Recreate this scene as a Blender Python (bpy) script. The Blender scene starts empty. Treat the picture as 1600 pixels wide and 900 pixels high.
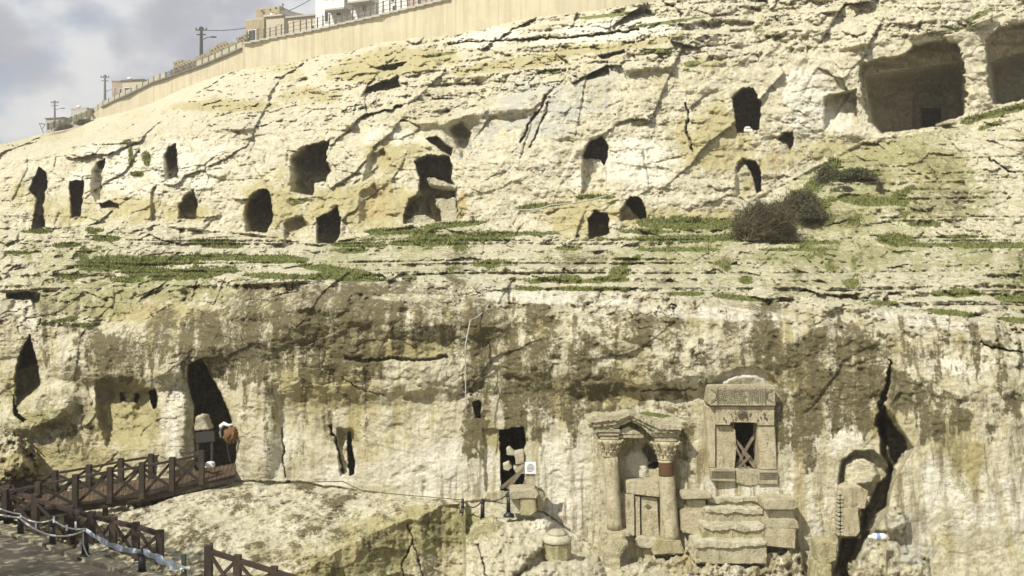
import bpy, bmesh, math, random
import numpy as np
from mathutils import Vector, Matrix, Euler

random.seed(7)
R = math.radians
SC = bpy.context.scene
COL = SC.collection

# ------------------------------------------------------------------ camera, sky, sun, exposure
F = 1500.0            # focal length in photograph pixels
CZ = 9.0              # eye height above the lowest ground
cam_d = bpy.data.cameras.new('camera')
cam_d.sensor_width = 36.0
cam_d.lens = 36.0 * F / 1600.0
cam_d.clip_start = 0.3
cam_d.clip_end = 6000
cam = bpy.data.objects.new('camera', cam_d)
cam.location = (0, 0, CZ)
cam.rotation_euler = (R(90), 0, 0)
COL.objects.link(cam)
SC.camera = cam

SUN_EL, SUN_AZ = R(48), R(-42)       # azimuth measured to the left of straight behind the camera
sun_from = Vector((math.sin(SUN_AZ) * math.cos(SUN_EL), -math.cos(SUN_AZ) * math.cos(SUN_EL), math.sin(SUN_EL)))
sd = bpy.data.lights.new('sun', 'SUN')
sd.energy = 4.6
sd.angle = R(0.55)
sd.color = (1.0, 0.955, 0.86)
sun = bpy.data.objects.new('sun', sd)
sun.rotation_euler = sun_from.to_track_quat('Z', 'Y').to_euler()
sun.location = (-40, -60, 80)
COL.objects.link(sun)

SC.view_settings.view_transform = 'Standard'
SC.view_settings.look = 'None'
SC.view_settings.exposure = 0.46
SC.view_settings.gamma = 1.0
SC.view_settings.use_curve_mapping = False


class NT:
    """small helper for node trees"""
    def __init__(s, tree):
        s.t = tree
        s.n = tree.nodes
        s.l = tree.links
    def node(s, kind, **kw):
        nd = s.n.new(kind)
        for k, v in kw.items():
            if k in nd.inputs.keys():
                nd.inputs[k].default_value = v
            else:
                setattr(nd, k, v)
        return nd
    def link(s, a, b):
        s.l.new(a, b)
    def noise(s, vec, scale, detail=4, rough=0.55, dist=0.0):
        nd = s.node('ShaderNodeTexNoise', Scale=scale, Detail=detail, Roughness=rough, Distortion=dist)
        if vec is not None:
            s.link(vec, nd.inputs['Vector'])
        return nd.outputs['Fac']
    def mapping(s, vec, scale=(1, 1, 1), loc=(0, 0, 0), rot=(0, 0, 0)):
        nd = s.node('ShaderNodeMapping', Scale=scale, Location=loc, Rotation=rot)
        s.link(vec, nd.inputs['Vector'])
        return nd.outputs['Vector']
    def ramp(s, fac, stops):
        nd = s.node('ShaderNodeValToRGB')
        cr = nd.color_ramp
        while len(cr.elements) < len(stops):
            cr.elements.new(0.5)
        for e, (p, c) in zip(cr.elements, stops):
            e.position = p
            e.color = (c, c, c, 1) if isinstance(c, (int, float)) else (c[0], c[1], c[2], 1)
        s.link(fac, nd.inputs[0])
        return nd.outputs[0]
    def math(s, op, a, b=None, clamp=False):
        nd = s.node('ShaderNodeMath', operation=op)
        nd.use_clamp = clamp
        for i, v in enumerate((a, b)):
            if v is None:
                continue
            if isinstance(v, (int, float)):
                nd.inputs[i].default_value = v
            else:
                s.link(v, nd.inputs[i])
        return nd.outputs[0]
    def mix(s, fac, a, b, blend='MIX'):
        nd = s.node('ShaderNodeMix', data_type='RGBA', blend_type=blend)
        for key, v in ((0, fac), (6, a), (7, b)):
            if isinstance(v, (int, float)):
                nd.inputs[key].default_value = v
            elif isinstance(v, tuple):
                nd.inputs[key].default_value = (v[0], v[1], v[2], 1)
            else:
                s.link(v, nd.inputs[key])
        return nd.outputs[2]


world = bpy.data.worlds.new('World')
SC.world = world
world.use_nodes = True
w = NT(world.node_tree)
w.n.clear()
out = w.node('ShaderNodeOutputWorld')
bg_sky = w.node('ShaderNodeBackground', Strength=0.10)
sky = w.node('ShaderNodeTexSky', sky_type='NISHITA')
sky.sun_disc = False
sky.sun_elevation = SUN_EL
sky.sun_rotation = math.atan2(sun_from.x, sun_from.y)
sky.air_density = 1.0
sky.dust_density = 1.5
w.link(sky.outputs[0], bg_sky.inputs['Color'])
# broken cloud cover over the blue sky, the same in every direction
tc = w.node('ShaderNodeTexCoord')
cv = w.mapping(tc.outputs['Generated'], scale=(1.0, 1.0, 1.5), loc=(5.97, 4.439, 3.553))
c1 = w.noise(cv, 3.2, 9, 0.52, 0.25)
c2 = w.noise(w.mapping(tc.outputs['Generated'], scale=(1, 1, 1.45), loc=(1.313, 6.009, 3.665)), 5.2, 9, 0.50, 0.0)
cover = w.ramp(c1, [(0.34, 0.0), (0.44, 1.0)])
ccol = w.ramp(c2, [(0.40, (0.45, 0.46, 0.53)), (0.47, (0.54, 0.55, 0.61)), (0.505, (0.66, 0.67, 0.72)), (0.54, (0.84, 0.845, 0.86)), (0.61, (0.95, 0.95, 0.94))])
bg_cl = w.node('ShaderNodeBackground', Strength=0.70)
w.link(ccol, bg_cl.inputs['Color'])
mx = w.node('ShaderNodeMixShader')
w.link(w.math('MULTIPLY', cover, 0.93), mx.inputs[0])
w.link(bg_sky.outputs[0], mx.inputs[1])
w.link(bg_cl.outputs[0], mx.inputs[2])
w.link(mx.outputs[0], out.inputs['Surface'])


# ------------------------------------------------------------------ basic helpers
def P(px, py, D):
    """the place D metres away seen at a photograph pixel"""
    return Vector(((px - 800.0) / F * D, D, CZ + (450.0 - py) / F * D))


def tag(o, label=None, cat=None, group=None, kind=None):
    if label: o['label'] = label
    if cat: o['category'] = cat
    if group: o['group'] = group
    if kind: o['kind'] = kind
    return o


def empty(name, loc, rz=0.0):
    o = bpy.data.objects.new(name, None)
    o.empty_display_size = 0.3
    o.location = loc
    o.rotation_euler = (0, 0, rz)
    COL.objects.link(o)
    return o


def copy_tree(o, parent=None):
    c = o.copy()
    COL.objects.link(c)
    if parent is not None:
        c.parent = parent
    for ch in list(o.children):
        copy_tree(ch, c)
    return c


# ------------------------------------------------------------------ lattice noise in numpy
_rng = np.random.RandomState(11)
_TAB = _rng.rand(64, 64, 64).astype(np.float32)


def vn(x, y, z, off=0.0):
    x = x + off; y = y + off * 1.7; z = z + off * 0.6
    xi = np.floor(x); yi = np.floor(y); zi = np.floor(z)
    fx = (x - xi).astype(np.float32); fy = (y - yi).astype(np.float32); fz = (z - zi).astype(np.float32)
    fx = fx * fx * (3 - 2 * fx); fy = fy * fy * (3 - 2 * fy); fz = fz * fz * (3 - 2 * fz)
    xi = xi.astype(np.int32) & 63; yi = yi.astype(np.int32) & 63; zi = zi.astype(np.int32) & 63
    x1 = (xi + 1) & 63; y1 = (yi + 1) & 63; z1 = (zi + 1) & 63
    a = _TAB[xi, yi, zi] * (1 - fx) + _TAB[x1, yi, zi] * fx
    b = _TAB[xi, y1, zi] * (1 - fx) + _TAB[x1, y1, zi] * fx
    c = _TAB[xi, yi, z1] * (1 - fx) + _TAB[x1, yi, z1] * fx
    d = _TAB[xi, y1, z1] * (1 - fx) + _TAB[x1, y1, z1] * fx
    return (a * (1 - fy) + b * fy) * (1 - fz) + (c * (1 - fy) + d * fy) * fz


def fbm(x, y, z, octs=4, off=0.0, gain=0.5):
    s = 0; a = 1.0; t = 0
    for k in range(octs):
        s = s + a * (vn(x, y, z, off + 13.7 * k) - 0.5)
        t += a
        a *= gain
        x, y, z = (x * 0.8 - z * 0.6) * 2.03, y * 2.01, (x * 0.6 + z * 0.8) * 2.03
    return s * 2 / t          # about -1..1


def fbm_flat(x, y, z, octs=4, off=0.0, gain=0.5):
    """as fbm but keeps the axes, for layered patterns"""
    s = 0; a = 1.0; t = 0
    for k in range(octs):
        s = s + a * (vn(x, y, z, off + 13.7 * k) - 0.5)
        t += a
        a *= gain
        x, y, z = x * 2.03, y * 2.01, z * 2.03
    return s * 2 / t


def sst(a, b, x):
    if a > b:
        return 1 - sst(b, a, x)
    t = np.clip((x - a) / (b - a), 0, 1)
    return t * t * (3 - 2 * t)


def facets(a, b, seed):
    """broken slabs: every cell of a Voronoi pattern is a plane with its own tilt; also the distance to the joint"""
    ia = np.floor(a).astype(np.int32); ib = np.floor(b).astype(np.int32)
    f1 = np.full(a.shape, 9.0, np.float32); f2 = f1.copy(); val = np.zeros(a.shape, np.float32)
    for di in (-1, 0, 1):
        for dj in (-1, 0, 1):
            ci = ia + di; cj = ib + dj
            r1 = _TAB[ci & 63, cj & 63, seed & 63]; r2 = _TAB[cj & 63, (ci + 7) & 63, (seed + 9) & 63]
            r3 = _TAB[(ci + 31) & 63, cj & 63, (seed + 21) & 63]; r4 = _TAB[ci & 63, (cj + 17) & 63, (seed + 33) & 63]; r5 = _TAB[(ci + 5) & 63, (cj + 3) & 63, (seed + 40) & 63]
            dx = a - ci - r1; dy = b - cj - r2
            d = dx * dx + dy * dy
            v_ = dx * (r3 - .5) * 1.6 + dy * (r4 - .5) * 1.8 + (r5 - .5) * .9
            near = d < f1
            f2 = np.where(near, f1, np.minimum(f2, d))
            val = np.where(near, v_, val)
            f1 = np.where(near, d, f1)
    return val, np.sqrt(f2) - np.sqrt(f1)


# ------------------------------------------------------------------ the rock hillside
def lut(*pts):
    xs = [p[0] for p in pts]; ys = [p[1] for p in pts]
    return lambda x: np.interp(x, xs, ys)

K0y = lut((-400, 300), (-200, 262), (0, 226), (30, 219), (60, 210), (105, 202), (130, 194), (145, 186), (200, 173), (237, 161), (275, 143),
          (312, 128), (350, 115), (390, 106), (465, 97), (502, 86), (552, 80), (590, 67), (627, 60), (660, 56), (715, 47),
          (800, 32), (850, 25), (950, 13), (1000, 5), (1060, -4), (1200, -30), (1500, -80), (1900, -150))
K0d = lut((-400, 70), (0, 75), (80, 105), (145, 190), (200, 165), (250, 150), (400, 122), (600, 98), (1000, 76), (1400, 74), (1900, 72))
K1y = lut((-400, 310), (-200, 285), (0, 250), (150, 222), (300, 200), (450, 200), (600, 190), (700, 185), (850, 140), (1000, 110),
          (1150, 98), (1300, 80), (1450, 56), (1600, 28), (1900, -30))
K1d = lut((-400, 58), (0, 58), (300, 57), (700, 55), (1000, 57), (1300, 60), (1600, 61), (1900, 62))
K2y = lut((-400, 360), (60, 356), (200, 348), (400, 366), (500, 383), (640, 352), (740, 350), (900, 372), (1000, 352), (1120, 345),
          (1200, 300), (1350, 222), (1500, 196), (1600, 168), (1900, 100))
K2d = lut((-400, 52), (0, 51), (500, 47), (700, 49), (900, 47.5), (1100, 49), (1200, 52), (1350, 57), (1600, 58.5), (1900, 60))
K3y = lut((-400, 385), (0, 376), (300, 385), (500, 396), (900, 386), (1900, 386))
K3d = lut((-400, 48), (0, 47), (500, 44), (900, 44.5), (1200, 43.5), (1900, 43))
K4y = lut((-400, 450), (0, 462), (150, 468), (300, 450), (480, 436), (700, 446), (850, 455), (1000, 461), (1200, 477), (1400, 488), (1600, 508), (1900, 535))
K4d = lut((-400, 40), (0, 39), (150, 38), (300, 36), (500, 34), (700, 33), (1000, 32), (1300, 31), (1600, 30.5), (1900, 30))
K5y = lut((-400, 520), (0, 500), (150, 510), (300, 500), (450, 485), (600, 478), (800, 490), (1000, 500), (1200, 510), (1400, 522), (1600, 540), (1900, 560))
K5d = lut((-400, 35), (0, 34.5), (150, 34), (300, 32.6), (450, 31.2), (600, 30.4), (800, 30), (1000, 29.3), (1400, 28.3), (1900, 27.5))
K6y = lut((-400, 760), (0, 755), (150, 748), (370, 750), (470, 752), (560, 765), (640, 775), (728, 783), (760, 780), (850, 800), (940, 862), (1060, 895), (1260, 900), (1600, 930), (1900, 950))
K6d = lut((-400, 32.5), (150, 32), (300, 31.4), (370, 30.6), (600, 29.6), (800, 29.2), (1000, 28.3), (1100, 28.0), (1300, 27.6), (1400, 26.8), (1900, 26))
K7d = lut((-400, 30), (150, 29), (728, 23), (800, 22.5), (1300, 22.5), (1900, 22))

X_in = np.arange(-8, 1609, 1.32)
X_l = np.arange(-300, -8, 5.0)
X_r = np.arange(1609, 1900, 5.0)
GX = np.concatenate([X_l, X_in, X_r])
NR_IN = 690
t_in = np.linspace(0, 1, NR_IN)
PXg = np.repeat(GX[None, :], NR_IN + 30, axis=0)
k0 = K0y(GX)
rows_in = k0[None, :] + t_in[:, None] * (906 - k0[None, :])
rows_out = 906 + (np.arange(1, 31)[:, None] * 5.0) + 0 * k0[None, :]
PYg = np.concatenate([rows_in, rows_out], axis=0)
NRr, NC = PYg.shape


def base_depth(px, py):
    ys = [K0y(px), K1y(px), K2y(px), K3y(px), K4y(px), K5y(px), K6y(px), 1060 + 0 * px]
    ds = [K0d(px), K1d(px), K2d(px), K3d(px), K4d(px), K5d(px), K6d(px), K7d(px)]
    inv = np.zeros(px.shape)
    inv[:] = 1 / ds[0]
    for a in range(7):
        m = (py >= ys[a]) & (py <= ys[a + 1])
        t = (py - ys[a]) / np.maximum(ys[a + 1] - ys[a], 1e-3)
        v = (1 - t) / ds[a] + t / ds[a + 1]
        inv = np.where(m, v, inv)
    inv = np.where(py > 1060, 1 / ds[7], inv)
    return 1 / inv


D0 = base_depth(PXg, PYg)
# soften the creases of the profile
lg = np.log(D0)
for _ in range(14):
    lg[1:-1] = (lg[:-2] + 2 * lg[1:-1] + lg[2:]) / 4
    lg[:, 1:-1] = (lg[:, :-2] + 2 * lg[:, 1:-1] + lg[:, 2:]) / 4
D0 = np.exp(lg)

# --- the cut rock platform in front of the cliff foot
E_edge = lut((-400, 814), (150, 814), (215, 795), (279, 775), (336, 759), (364, 749), (400, 751), (470, 752), (560, 765), (640, 775), (728, 783), (729, 1200))
C_edge = lut((0, 905), (470, 897), (492, 882), (505, 871), (553, 851), (594, 831), (636, 815), (703, 789), (722, 787), (728, 800))
hz = 6.15 + (PYg - 755) / 145 * 1.35
Dtop = hz * F / (PYg - 450)
cy = C_edge(PXg) + 7 * fbm(PXg / 30, 0 * PXg, 0 * PXg, 3, 3.0)
Dcrest = (6.15 + (cy - 755) / 145 * 1.35) * F / (cy - 450)
ey = E_edge(PXg) + 3.0 * fbm(PXg / 22, 0 * PXg, 0 * PXg, 3, 8.0)
plat = (PXg > np.interp(PYg, [803, 850, 905], [150, 122, 95])) & (PXg < 728 + 3 * fbm(PYg / 20, 0 * PXg, 0 * PXg, 3, 5.0)) & (PYg > ey) & (PYg < 905)
face = plat & (PYg > cy)
Dp = np.where(PYg > cy, Dcrest - 0.0055 * (PYg - cy), Dtop)
D1 = np.where(plat, Dp, D0)
# dark trench behind and under the walkway
tr = (PXg < 364) & (PYg > 752) & (~plat)
D1 = np.where(tr, np.minimum(D0, 33.5) * 0 + 32.0 + 0.4 * fbm(PXg / 30, PYg / 30, 0 * PXg, 3, 1.0), D1)
# floor in front of the platform's side, right of it
gr = (~plat) & (PYg > 905) & (PXg < 728)
D1 = np.where(gr, np.maximum(22.8 - (PYg - 905) * 0.03, 18), D1)

# --- slope measure for displacement
gy = np.gradient(np.log(D0), axis=0) / np.gradient(PYg, axis=0) * F
gx = np.gradient(np.log(D0), axis=1) / np.gradient(PXg, axis=1) * F
nr_ = 1 / np.sqrt(1 + gx * gx + gy * gy)
nr_ = np.where(plat & ~face, 0.30, nr_)
nr_ = np.where(face | tr, 0.9, nr_)
grow = 1 / np.maximum(nr_, 0.22)

XX = (PXg - 800) / F * D1
ZZ = (450 - PYg) / F * D1
YY = D1
SCL = (D1 / 40) ** 0.9          # farther rock is built of coarser lumps
u = XX / SCL; v = ZZ / SCL; q = YY / SCL * 0.35

# region weights
in_low = sst(-10, 12, PYg - K4y(PXg)) * (1 - sst(-2, 6, PYg - K6y(PXg)))            # lower cliff
cut = in_low * sst(600, 680, PYg) * sst(330, 420, PXg)                          # its smooth dressed foot
in_terr = sst(-3, 3, PYg - K2y(PXg)) * (1 - sst(-22, 4, PYg - K4y(PXg)))
in_up = 1 - sst(-4, 4, PYg - K1y(PXg))
in_upf = 1 - sst(-34, -4, PYg - K1y(PXg))
in_cl = sst(-4, 4, PYg - K1y(PXg)) * (1 - sst(-4, 4, PYg - K2y(PXg)))


def stair(z, h, amp_ratio, warp, off):
    t = z / h + warp
    fr = t - np.floor(t)
    return (fr - sst(0.62, 1.0, fr))  # rises slowly, falls back quickly

dz = np.abs(np.gradient(D1, axis=0) / np.minimum(np.gradient(ZZ, axis=0), -1e-4))
dz = np.clip(dz, 0, 9)
w1 = 1.5 * fbm(u * 0.12, q * 0, v * 0.1, 3, 20) + 0.35 * fbm(u * 0.5, q * 0, v * .2, 3, 24)
st_up = stair(ZZ, 1.9, 1, w1 * 1.1, 0)
st_up2 = stair(ZZ, 0.62, 1, w1 * 2.2 + 0.3, 0)
ZT = ZZ + .16 * np.sin(ZZ * 5.1 + 1.3) + .09 * np.sin(ZZ * 11.3)
wte = 0.8 * fbm(u * 0.05, q * 0, v * 0.0, 2, 28) + 0.13 * fbm(u * .5, q * 0, v * .3, 3, 29) + 0.5 * fbm(u * 0.16, q * 0, v * 0.4, 2, 27) * (.5 + 1.4 * sst(900, 400, PXg))
st_te = stair(ZT, 0.46, 1, wte * 1.5, 0)
st_te2 = stair(ZT, 0.17, 1, wte * 3 + .2, 0)
D2 = D1.copy()
D2 -= in_upf * (st_up * 1.9 * dz * 0.40 + st_up2 * 0.62 * dz * 0.18)
D2 -= in_terr * (st_te * 0.46 + st_te2 * .17 * .5) * np.clip(dz, 0, 7) * 0.52 * (.12 + .95 * sst(-.35, .3, fbm(u * .22, q * 0, v * .9, 3, 36.)))
st_cl = stair(ZZ, 1.25, 1, w1 * 1.2 + .4, 0)
D2 -= in_cl * st_cl * 0.30

n_big = fbm(u * 0.16, q * 0.5, v * 0.2, 4, 1.0)
n_mid = fbm(u * 0.55, q, v * 0.75, 4, 2.0)
rid = 1 - np.abs(fbm(u * 0.75 + 0.5 * n_mid, q, v * 1.1, 4, 5.0)) * 2.4
lay = fbm_flat(u * 0.45 + 0.3 * n_mid, q, v * 3.6 + 0.8 * n_big, 4, 7.0, 0.6)
fine = fbm(u * 4.2, q * 3, v * 5.5, 4, 9.0, 0.62)
du = u * 0.78 + v * 0.62; dv = v * 0.78 - u * 0.62
diag = fbm_flat(du * 0.5, q, dv * 2.3 + 0.9 * n_mid, 4, 17.0, 0.6)      # flaking along a slanting cleavage
wa = 0.5 * n_mid + .12 * fine; 
fa, fea = facets(du * 0.30 + .35 * n_big + .22 * n_mid, dv * 0.62 + .3 * n_mid, 3)
fb, feb = facets(u * 0.85 + .3 * n_mid, v * 1.9 + .25 * n_mid + .1 * fine, 7)
fc, fec = facets(u * 2.6 + .3 * n_mid, v * 5.0 + .4 * fine, 11)
slab = 0.48 * fa + 0.13 * fb + 0.06 * fc - 0.03 * np.exp(-(fea / .03) ** 2) - 0.05 * np.exp(-(feb / .05) ** 2)
bedn = fbm_flat(u * 0.22, q, v * 5.2 + 1.2 * n_mid, 3, 19.0, .7)
bed = -0.06 * np.exp(-((np.abs(bedn)) / .05) ** 2) * sst(-.2, .3, n_mid + .2)
chip = fbm(u * 1.25, q, v * 1.6, 3, 71.0)
chip = np.where(chip > 0, sst(0.0, 0.10, chip) * .10 + chip * .3, chip * .3)
pits = np.clip(fbm(u * 1.7, q * 2, v * 2.4, 3, 33.0) - 0.28, 0, 1)
crk1 = np.abs(fbm(u * 0.42 + 0.25 * n_mid, q, v * 0.52 + .2 * fine, 3, 41.0))
crk2 = np.abs(fbm_flat(u * 0.28, q, v * 1.7 + .2 * fine, 3, 47.0))
crack = np.exp(-(crk1 / 0.009) ** 2) * 0.7 + np.exp(-(crk2 / 0.009) ** 2) * 0.5
crack *= sst(-0.15, 0.25, n_mid)
smooth_plat = np.where(plat & ~face, 1.0, 0.0)

amp = np.ones_like(D1)
cl_s = 1 - 0.42 * in_cl - 0.15 * in_up
relief = cl_s * (0.85 * n_big + 0.20 * n_mid + 0.10 * np.clip(rid, -1, 1) + 0.08 * lay + 0.12 * diag + .30 * chip + slab + bed
          + 0.085 * fine / cl_s - 0.55 * pits - 0.24 * crack)
low_relief = (0.60 * n_big + 0.24 * n_mid + 0.07 * np.clip(rid, -1, 1) + 0.3 * slab + 0.3 * chip + 0.075 * fine - 0.40 * pits - 0.16 * crack
              + 0.16 * fbm_flat(u * 1.9, q, v * 0.35, 3, 61.0))          # runnels down the lower wall
cut_relief = (0.42 * n_big + 0.10 * n_mid + 0.10 * slab + 0.15 * chip + 0.040 * fine - 0.22 * pits - 0.07 * crack
              + 0.12 * fbm_flat(u * 1.7, q, v * 0.3, 3, 61.0))
rel = relief * (1 - in_low) + low_relief * in_low
rel = rel * (1 - cut) + cut_relief * cut
terr_rel = 0.12 * n_big + 0.06 * n_mid + 0.10 * lay + 0.13 * fb + .06 * fc + 0.3 * chip + 0.06 * fine - 0.12 * pits - 0.10 * crack
rel = rel * (1 - in_terr) + terr_rel * in_terr
pg = (PXg - 800) / F * D1; pyy = D1
pm_ = fbm(pg * .7, pyy * .7, 0 * pg, 4, 201.0); pf_ = fbm(pg * 3.2, pyy * 3.2, 0 * pg, 4, 211.0, .62)
plat_rel = 0.13 * pm_ + 0.10 * pf_ - 0.10 * np.clip(fbm(pg * 2, pyy * 2, 0 * pg, 3, 221.) - .2, 0, 1)
rel = np.where(plat & ~face, plat_rel, rel)
rel = np.where(face, 0.25 * n_mid + .14 * fb + .2 * fbm_flat(u * 2.2, q, v * .5, 3, 66.) + 0.14 * fine - 0.1 * crack - 0.3 * pits + 0.2 * n_big, rel)
foot = (~plat) & (PYg > K6y(PXg)) & (PXg > 728)
rel = np.where(foot, 0.15 * n_mid + 0.10 * fine + 0.12 * lay - .1 * crack, rel)
# quiet zones round the built-in masonry so that it sits on a plain ground
def blob(cx, cy_, rx, ry, rot=0.0, soft=0.35):
    c, s = math.cos(R(rot)), math.sin(R(rot))
    dx = PXg - cx; dy = PYg - cy_
    a = (dx * c + dy * s) / rx; b = (-dx * s + dy * c) / ry
    return 1 - sst(1 - soft, 1 + soft, np.sqrt(a * a + b * b))
quiet = np.maximum.reduce([blob(1000, 760, 85, 130), blob(1163, 680, 75, 110), blob(1150, 800, 90, 60), blob(800, 725, 60, 60)])
rel = rel * (1 - 0.8 * quiet)
disp = rel * grow * SCL
# broad bulges of the lower wall
D2 -= 0.4 * blob(560, 560, 190, 60) + 0.5 * blob(1000, 560, 200, 50)
D2 += 0.2 * blob(560, 640, 120, 60) * 1.0
D2 -= 0.8 * blob(210, 560, 120, 40) + .9 * blob(420, 500, 130, 40, -14, .7) + .5 * blob(640, 490, 120, 26, 8, .7)
D2 -= 0.7 * blob(265, 650, 34, 95, 0, .4)                      # rounded pilaster of rock beside the tall cave
D2 -= 0.5 * blob(400, 660, 34, 90, 0, .4)
D2 -= 1.3 * blob(60, 640, 60, 30, -20, .3) * 0.5
# mass of rock standing forward at the lower right
edge_r = lut((400, 1600), (520, 1398), (560, 1396), (600, 1392), (640, 1383), (670, 1400), (700, 1419), (730, 1402), (755, 1388), (790, 1380), (815, 1352), (850, 1330), (875, 1322), (905, 1292), (1060, 1250))
er = edge_r(PYg) + 3 * fbm(PYg / 14, 0 * PXg, 0 * PXg, 3, 55.0)
fw = sst(0, 10, PXg - er) * sst(515, 620, PYg)
D2 -= fw * 0.85
# two broken overhangs high on the slope
D2 -= 3.0 * blob(575, 100, 90, 26, -8, .5) * in_up
D2 -= 1.2 * blob(700, 175, 120, 16, -6, .7)
D2 += 1.2 * blob(724, 210, 22, 30, 20, .6)
D2 -= 1.2 * blob(860, 190, 60, 90, 35, .9)

DD = D2 - disp


def pt_in(poly, x, y):
    ins = np.zeros(x.shape, bool)
    n = len(poly)
    for i in range(n):
        x1, y1 = poly[i]; x2, y2 = poly[(i + 1) % n]
        if y1 == y2:
            continue
        c = ((y1 > y) != (y2 > y)) & (x < (x2 - x1) * (y - y1) / (y2 - y1) + x1)
        ins ^= c
    return ins

CAVE = np.zeros_like(DD)


def carve(poly, depth, w=2.4, wl=None, wr=None, wt=None, wb=None, rough=1.6, back=0.35, mark=1.0):
    xs = [p[0] for p in poly]; ys = [p[1] for p in poly]
    m = (PXg > min(xs) - 4) & (PXg < max(xs) + 4) & (PYg > min(ys) - 4) & (PYg < max(ys) + 4)
    jj, ii = np.nonzero(m)
    px = PXg[jj, ii]; py = PYg[jj, ii]
    wx = px + rough * (fbm(px / 7, py / 7, 0 * px, 3, 70.0) * 1.6)
    wy = py + rough * (fbm(px / 7, py / 7, 0 * px, 3, 80.0) * 1.6)
    ins = pt_in(poly, wx, wy)
    area = sum(poly[i][0] * poly[(i + 1) % len(poly)][1] - poly[(i + 1) % len(poly)][0] * poly[i][1] for i in range(len(poly)))
    sg = 1 if area > 0 else -1
    f = np.full(px.shape, 9.0)
    n = len(poly)
    for i in range(n):
        x1, y1 = poly[i]; x2, y2 = poly[(i + 1) % n]
        ex, ey_ = x2 - x1, y2 - y1
        L = math.hypot(ex, ey_)
        if L < 1e-6:
            continue
        nx, ny = sg * ey_ / L, -sg * ex / L        # outward
        ww = w
        if nx < -0.6 and wl: ww = wl
        elif nx > 0.6 and wr: ww = wr
        elif ny < -0.6 and wt: ww = wt
        elif ny > 0.6 and wb: ww = wb
        t = np.clip(((wx - x1) * ex + (wy - y1) * ey_) / (L * L), 0, 1)
        d = np.hypot(wx - x1 - t * ex, wy - y1 - t * ey_)
        f = np.minimum(f, d / ww)
    f = np.clip(f, 0, 1)
    f = f * (2 - f)
    dep = np.where(ins, f * depth * (1 + back * 0.5 * fbm(px / 9, py / 12, 0 * px, 3, 90.0)), 0)
    DD[jj, ii] += dep
    CAVE[jj, ii] = np.maximum(CAVE[jj, ii], np.where(ins, f * mark, 0))


def crackline(pts, wpx, depth):
    for k in range(len(pts) - 1):
        (x1, y1), (x2, y2) = pts[k], pts[k + 1]
        L = math.hypot(x2 - x1, y2 - y1)
        nx, ny = (y2 - y1) / L * wpx, -(x2 - x1) / L * wpx
        carve([(x1 + nx, y1 + ny), (x2 + nx, y2 + ny), (x2 - nx, y2 - ny), (x1 - nx, y1 - ny)], depth, w=wpx, rough=2.2)


# caves of the upper cliff, left to right
carve([(50, 282), (60, 262), (72, 268), (76, 283), (71, 305), (68, 322), (70, 340), (72, 356), (48, 360), (52, 340), (58, 312), (45, 296)], 5)
carve([(108, 283), (131, 281), (130, 315), (125, 339), (110, 341)], 5, wl=4)
carve([(141, 300), (143, 268), (150, 254), (165, 247), (163, 268), (161, 290), (159, 310), (150, 318)], 1.8, wl=9)
carve([(154, 318), (172, 312), (185, 318), (186, 329), (157, 326)], 1.6, wb=6)
carve([(256, 240), (262, 230), (275, 225), (278, 250), (280, 280), (258, 279)], 4.5, wl=13)
carve([(278, 322), (288, 305), (302, 296), (309, 318), (311, 343), (278, 343)], 2.4, wl=5, wt=16, wb=3)
carve([(235, 346), (236, 300), (244, 288), (246, 346)], 0.7)
carve([(380, 330), (389, 307), (403, 295), (418, 296), (425, 315), (428, 345), (418, 364), (384, 362)], 5, wl=19)
carve([(453, 246), (474, 228), (516, 219), (510, 245), (518, 268), (510, 285), (492, 287), (491, 307), (478, 305), (454, 297)], 6, wl=22, wt=6)
carve([(494, 341), (512, 334), (526, 321), (533, 340), (531, 372), (522, 382), (495, 381)], 4.5, wl=7)
carve([(443, 350), (455, 338), (474, 339), (484, 352), (484, 386), (443, 386)], 0.9, w=5)
carve([(560, 300), (585, 285), (600, 300), (602, 340), (585, 356), (560, 352)], 0.8, w=14)
carve([(575, 240), (600, 232), (612, 250), (590, 280), (566, 284)], 1.0, w=9)
carve([(647, 252), (667, 241), (702, 243), (709, 265), (706, 277), (713, 296), (714, 309), (714, 345), (680, 348), (630, 350), (629, 335), (638, 312), (652, 304), (656, 280)], 6, w=3.4, wt=8)
carve([(664, 217), (682, 213), (706, 232), (706, 246), (690, 236)], 2.5)
carve([(700, 200), (720, 190), (736, 205), (738, 235), (722, 250), (712, 225)], 1.5, w=9)
carve([(909, 240), (918, 222), (940, 211), (951, 227), (950, 245), (948, 257), (948, 302), (909, 302)], 1.5, w=3, wb=12)
carve([(911, 243), (920, 223), (940, 212), (951, 227), (950, 246), (946, 262), (936, 248), (915, 248)], 3.4, w=3)
carve([(919, 342), (928, 329), (950, 334), (953, 366), (945, 369), (919, 376)], 3.6, wb=3)
carve([(968, 328), (985, 306), (1001, 310), (1009, 327), (1010, 344), (969, 347)], 1.5, w=4)
carve([(976, 318), (986, 307), (1001, 310), (1009, 327), (1010, 343), (999, 342)], 2.8, w=3)
carve([(1144, 152), (1156, 138), (1176, 137), (1189, 160), (1189, 181), (1186, 204), (1150, 209), (1147, 188)], 7, w=3, wt=8)
carve([(1148, 262), (1160, 246), (1182, 250), (1189, 270), (1190, 301), (1150, 308)], 1.0, w=6)
carve([(1160, 250), (1182, 250), (1189, 270), (1190, 301), (1182, 303), (1174, 270)], 3.4, w=3, wl=4)
carve([(1212, 218), (1225, 206), (1240, 205), (1240, 226), (1234, 240), (1226, 226)], 2.4, w=3, wl=9)
carve([(1287, 150), (1338, 140), (1342, 201), (1287, 206)], 1.7, w=3, wb=30)
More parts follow.
